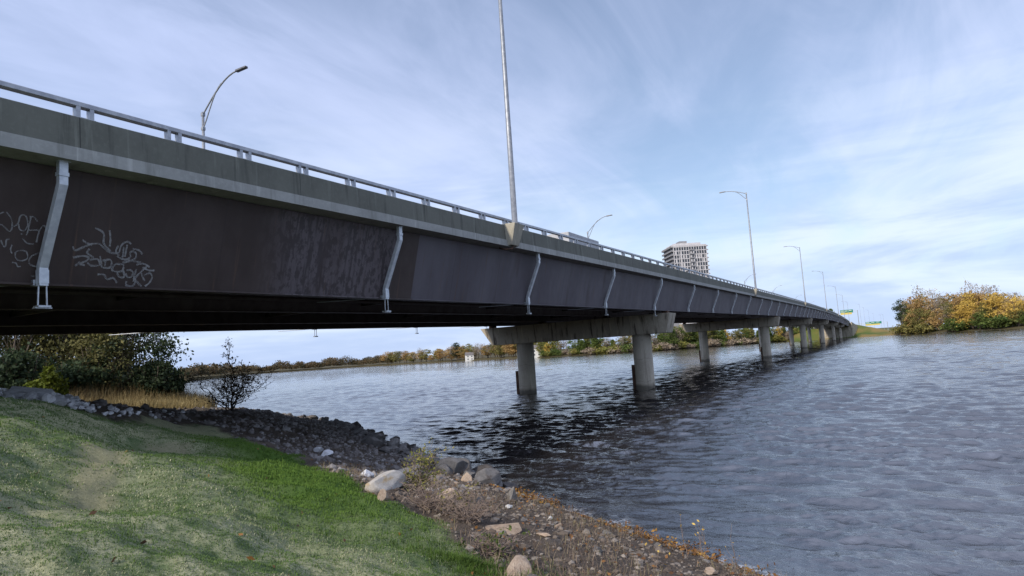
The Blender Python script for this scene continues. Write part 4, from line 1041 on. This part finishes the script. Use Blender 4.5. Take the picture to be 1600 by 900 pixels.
# dead grass and twigs over the shore
n = 46000; gx = rs.uniform(-12, 5, n); gy = rs.uniform(3, 18, n); dd = sdist(gx, gy, SHORE); dg = sdist(gx, gy, GRASS)
ok = (dd > .35)&(dg < .1)&(fbm(gx*.8, gy*.8, 3) > -.18); gx, gy = gx[ok], gy[ok]; n = len(gx); Pn = np.stack([gx, gy, height(gx, gy)], 1)
V, Fq = blades(Pn, .10+.10*rs.random(n), .0028, 1.6, rs, 1.1)
L_TWG = leaf_mat('dead_stems', [(.07,.05,.04), (.13,.095,.075), (.22,.17,.125), (.16,.15,.06)], .85, .1)
tag(link('dead_stems', mesh('dead_stems', V, Fq, False, {'tint': np.repeat(rs.random(n), 5)}), L_TWG), 'tangle of dead grey-brown stems over the near shore', 'dead stems', kind='stuff')
def twig_bush(px, py, h, w, nst, leaves, mat_, label, seed, name='dead_bush'):
    r_ = np.random.default_rng(seed); q = ground_at(px, py); o = empty(name, tuple(q), label, 'bush')
    tb = MB(); C = []
    for _ in range(nst):
        tip = np.array([r_.normal()*w*.5, r_.normal()*w*.5, h*r_.uniform(.5, 1.1)])
        pts = limb(r_, (r_.normal()*.06, r_.normal()*.06, -.03), tip, .007, .0025, tb, 4, 5, .12)
        for k in range(4):
            i = r_.integers(1, 6); d = r_.normal(size=3); d[2] = abs(d[2])*.5; e_ = pts[i]+d*w*.22
            limb(r_, pts[i], e_, .004, .0015, tb, 3, 2, .15); C += [e_, (e_+pts[i])/2]
    link('stems', mesh('stems', tb.V, tb.F), mk('twig_bark', (.16,.12,.10), (.24,.19,.16), 5., .9, 0, .1), o)
    if leaves:
        C = np.array(C); C = C[r_.random(len(C)) < leaves]; C = np.repeat(C, 3, 0)+r_.normal(size=(len(C)*3, 3))*.03
        V, Fq = leaf_quads(C, .026, r_); link('leaves', mesh('leaves', V, Fq, False, {'tint': np.repeat(r_.random(len(C)), 4)}), mat_, o)
twig_bush(655, 768, .75, .55, 46, .75, L_MIX, 'dead bush with yellowish leaves right of the pale boulders', 41)
twig_bush(668, 792, .42, .5, 60, 0, None, 'low grey tangle of bare twigs at the lawn edge below the yellowish bush', 42)
twig_bush(735, 815, .32, .55, 60, 0, None, 'low brown tangle of twigs left of the pinkish boulder', 43)
twig_bush(700, 800, .35, .5, 44, .1, L_OLI, 'dark twiggy clump between the two bare tangles', 44)
twig_bush(770, 868, .3, .45, 40, .2, L_GRE, 'greyish weed clump above the bright grass tuft', 45)
def weed(px, py, py_top, label, seed, stems=2):
    r_ = np.random.default_rng(seed); q = ground_at(px, py)
    if q is None: return
    D = float(np.dot(q-CAM, [-math.sin(AZ), math.cos(AZ), 0])); h = at_depth(px, py_top, D)[2]-q[2]
    o = empty('weed_stalk', tuple(q), label, 'weed'); tb = MB(); C = []
    for s_ in range(stems):
        tip = np.array([r_.normal()*.10, r_.normal()*.10, h*(1 if s_ == 0 else r_.uniform(.5, .85))]); pts = limb(r_, (r_.normal()*.03, r_.normal()*.03, -.03), tip, .006, .002, tb, 5, 6, .05)
        C.append(tip)
        for k in range(3): e_ = pts[r_.integers(2, 6)]+r_.normal(size=3)*.10+np.array([0,0,.06]); limb(r_, pts[3], e_, .003, .0015, tb, 3, 2, .1); C.append(e_)
    link('stems', mesh('stems', tb.V, tb.F), bpy.data.materials.get('twig_bark'), o)
    C = np.array(C); V, Fq = leaf_quads(C, .024, r_); link('leaves', mesh('leaves', V, Fq, False, {'tint': np.repeat(r_.random(len(C)), 4)}), L_YEL, o)
weed(1104, 878, 812, 'thin stalk with yellow leaves at the water edge, bottom right of centre', 51, 3)
weed(1076, 872, 822, 'thin bare stalk left of the yellow-leaved stalk', 52, 1)
weed(1150, 892, 845, 'bending dry stalk right of the yellow-leaved stalk', 53, 2)
weed(1024, 890, 850, 'dry stalk standing on the brown shore left of the other stalks', 54, 2)
# green tuft at the lawn corner
n = 5000; a = rs.uniform(0, 6.28, n); q = ground_at(735, 885); rr = np.abs(rs.normal(0, .42, n)); gx = q[0]+np.cos(a)*rr*1.4; gy = q[1]+np.sin(a)*rr
V, Fq = blades(np.stack([gx, gy, height(gx, gy)], 1), .055+.035*rs.random(n), .003, 1.2, rs)
tag(link('grass_tuft', mesh('grass_tuft', V, Fq, False, {'tint': np.repeat(rs.random(n)*.3, 5)}), L_GRASS), 'longer bright green grass tuft at the lower right corner of the lawn', 'grass', kind='stuff')

# slatted panel among the riprap
q = crest(44); M_SLAB = concrete('pale_slab', (.42, .42, .44), (.3, .3, .3), .3)
o = empty('slatted_panel', (q[0], q[1], q[2]), 'pale slatted concrete panel lying tilted among the riprap at the left', 'panel', rz=R(38))
o.location = (q[0], q[1], q[2]+.05); o.scale = (.85, .85, .85); o.rotation_euler = (R(24), R(10), R(52))
MB().box(-.55,.55,-.42,.42,.02,.09).build('slab', M_SLAB, o, bevel=.012)
sl = MB()
for i in range(8): sl.box(-.53,.53,-.40+i*.105,-.34+i*.105,.0905,.125)
sl.build('slats', M_SLAB, o)

# ------------------------------------------------------------------ light, sky, colour
SUN_EL = R(33); sd = np.array([-.22, -.97]); sd /= np.linalg.norm(sd)
sv = Vector((sd[0]*math.cos(SUN_EL), sd[1]*math.cos(SUN_EL), math.sin(SUN_EL)))
sl_ = bpy.data.lights.new('sun', 'SUN'); sl_.energy = 3.0; sl_.angle = R(5); sl_.color = (1, .90, .76)
so = bpy.data.objects.new('sun', sl_); COL.objects.link(so); so.rotation_euler = sv.to_track_quat('Z', 'Y').to_euler(); so.location = (0, -40, 60)
W = bpy.data.worlds.new('World'); scene.world = W; W.use_nodes = True
t = NT(W.node_tree); bg = W.node_tree.nodes['Background']; bg.inputs[1].default_value = .10
sky = t.n('ShaderNodeTexSky', None, sky_type='NISHITA', sun_disc=False)
sky.sun_elevation = SUN_EL; sky.sun_rotation = math.atan2(sd[0], sd[1]); sky.altitude = 50; sky.air_density = 1.; sky.dust_density = .8; sky.ozone_density = 1.6
g = t.n('ShaderNodeTexCoord').outputs['Generated']; sp = t.n('ShaderNodeSeparateXYZ', {0: g})
den = t.math('ADD', t.math('MAXIMUM', sp.outputs[2], 0.), .14)
cv = t.n('ShaderNodeCombineXYZ', {0: t.math('DIVIDE', sp.outputs[0], den), 1: t.math('DIVIDE', sp.outputs[1], den), 2: 0.}).outputs[0]
v1 = t.map(cv, (.50, .26, 1), (3.1, 1.2, 0), (0, 0, R(28)))
n1 = t.noise(v1, 1.1, 6, .55, .6); n2 = t.noise(t.map(cv, (1.9, .55, 1), (1, 4, 0), (0, 0, R(40))), 1.6, 7, .6, .8)
cl = t.math('ADD', t.math('MULTIPLY', n1, .72), t.math('MULTIPLY', n2, .28))
f = t.n('ShaderNodeMapRange', {0: cl, 1: .365, 2: .60, 3: .26, 4: .97}, interpolation_type='SMOOTHSTEP').outputs[0]
ccol = t.mix(t.ramp(sp.outputs[2], .0, .45), (5.2, 6.2, 8.3), (4.85, 5.5, 7.6))
f = t.math('MAXIMUM', f, t.math('MULTIPLY', t.math('SUBTRACT', 1., t.ramp(sp.outputs[2], .02, .30)), .93))
ccol = t.mix(t.ramp(sp.outputs[0], -.85, .25), (3.9, 4.6, 6.7), ccol)
bn = t.ramp(t.noise(t.map(g, (1.2, 1.2, 7.5), (.4, .2, 0), (R(4), R(-5), 0)), 1.7, 6, .58, .4), .40, .62)
lowm = t.math('MULTIPLY', t.math('SUBTRACT', 1., t.ramp(sp.outputs[2], .12, .42)), .8)
ccol = t.mix(lowm, ccol, t.mix(bn, (3.7, 4.8, 7.1), (6.0, 6.9, 8.5)))
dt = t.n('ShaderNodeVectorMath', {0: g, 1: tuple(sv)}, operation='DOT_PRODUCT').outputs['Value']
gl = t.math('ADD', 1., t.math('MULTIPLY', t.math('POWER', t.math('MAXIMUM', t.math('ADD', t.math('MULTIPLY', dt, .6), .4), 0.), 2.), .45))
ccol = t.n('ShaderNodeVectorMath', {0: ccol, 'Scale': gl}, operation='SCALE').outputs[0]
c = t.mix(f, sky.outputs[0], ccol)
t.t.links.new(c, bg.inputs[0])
scene.cycles.use_denoising = True; scene.cycles.denoising_prefilter = 'NONE'; scene.cycles.sample_clamp_indirect = 2.5; scene.cycles.caustics_reflective = False; scene.cycles.caustics_refractive = False; scene.cycles.blur_glossy = .5
vs = scene.view_settings; vs.view_transform = 'Standard'; vs.look = 'None'; vs.gamma = 1; vs.exposure = .50; vs.use_curve_mapping = False
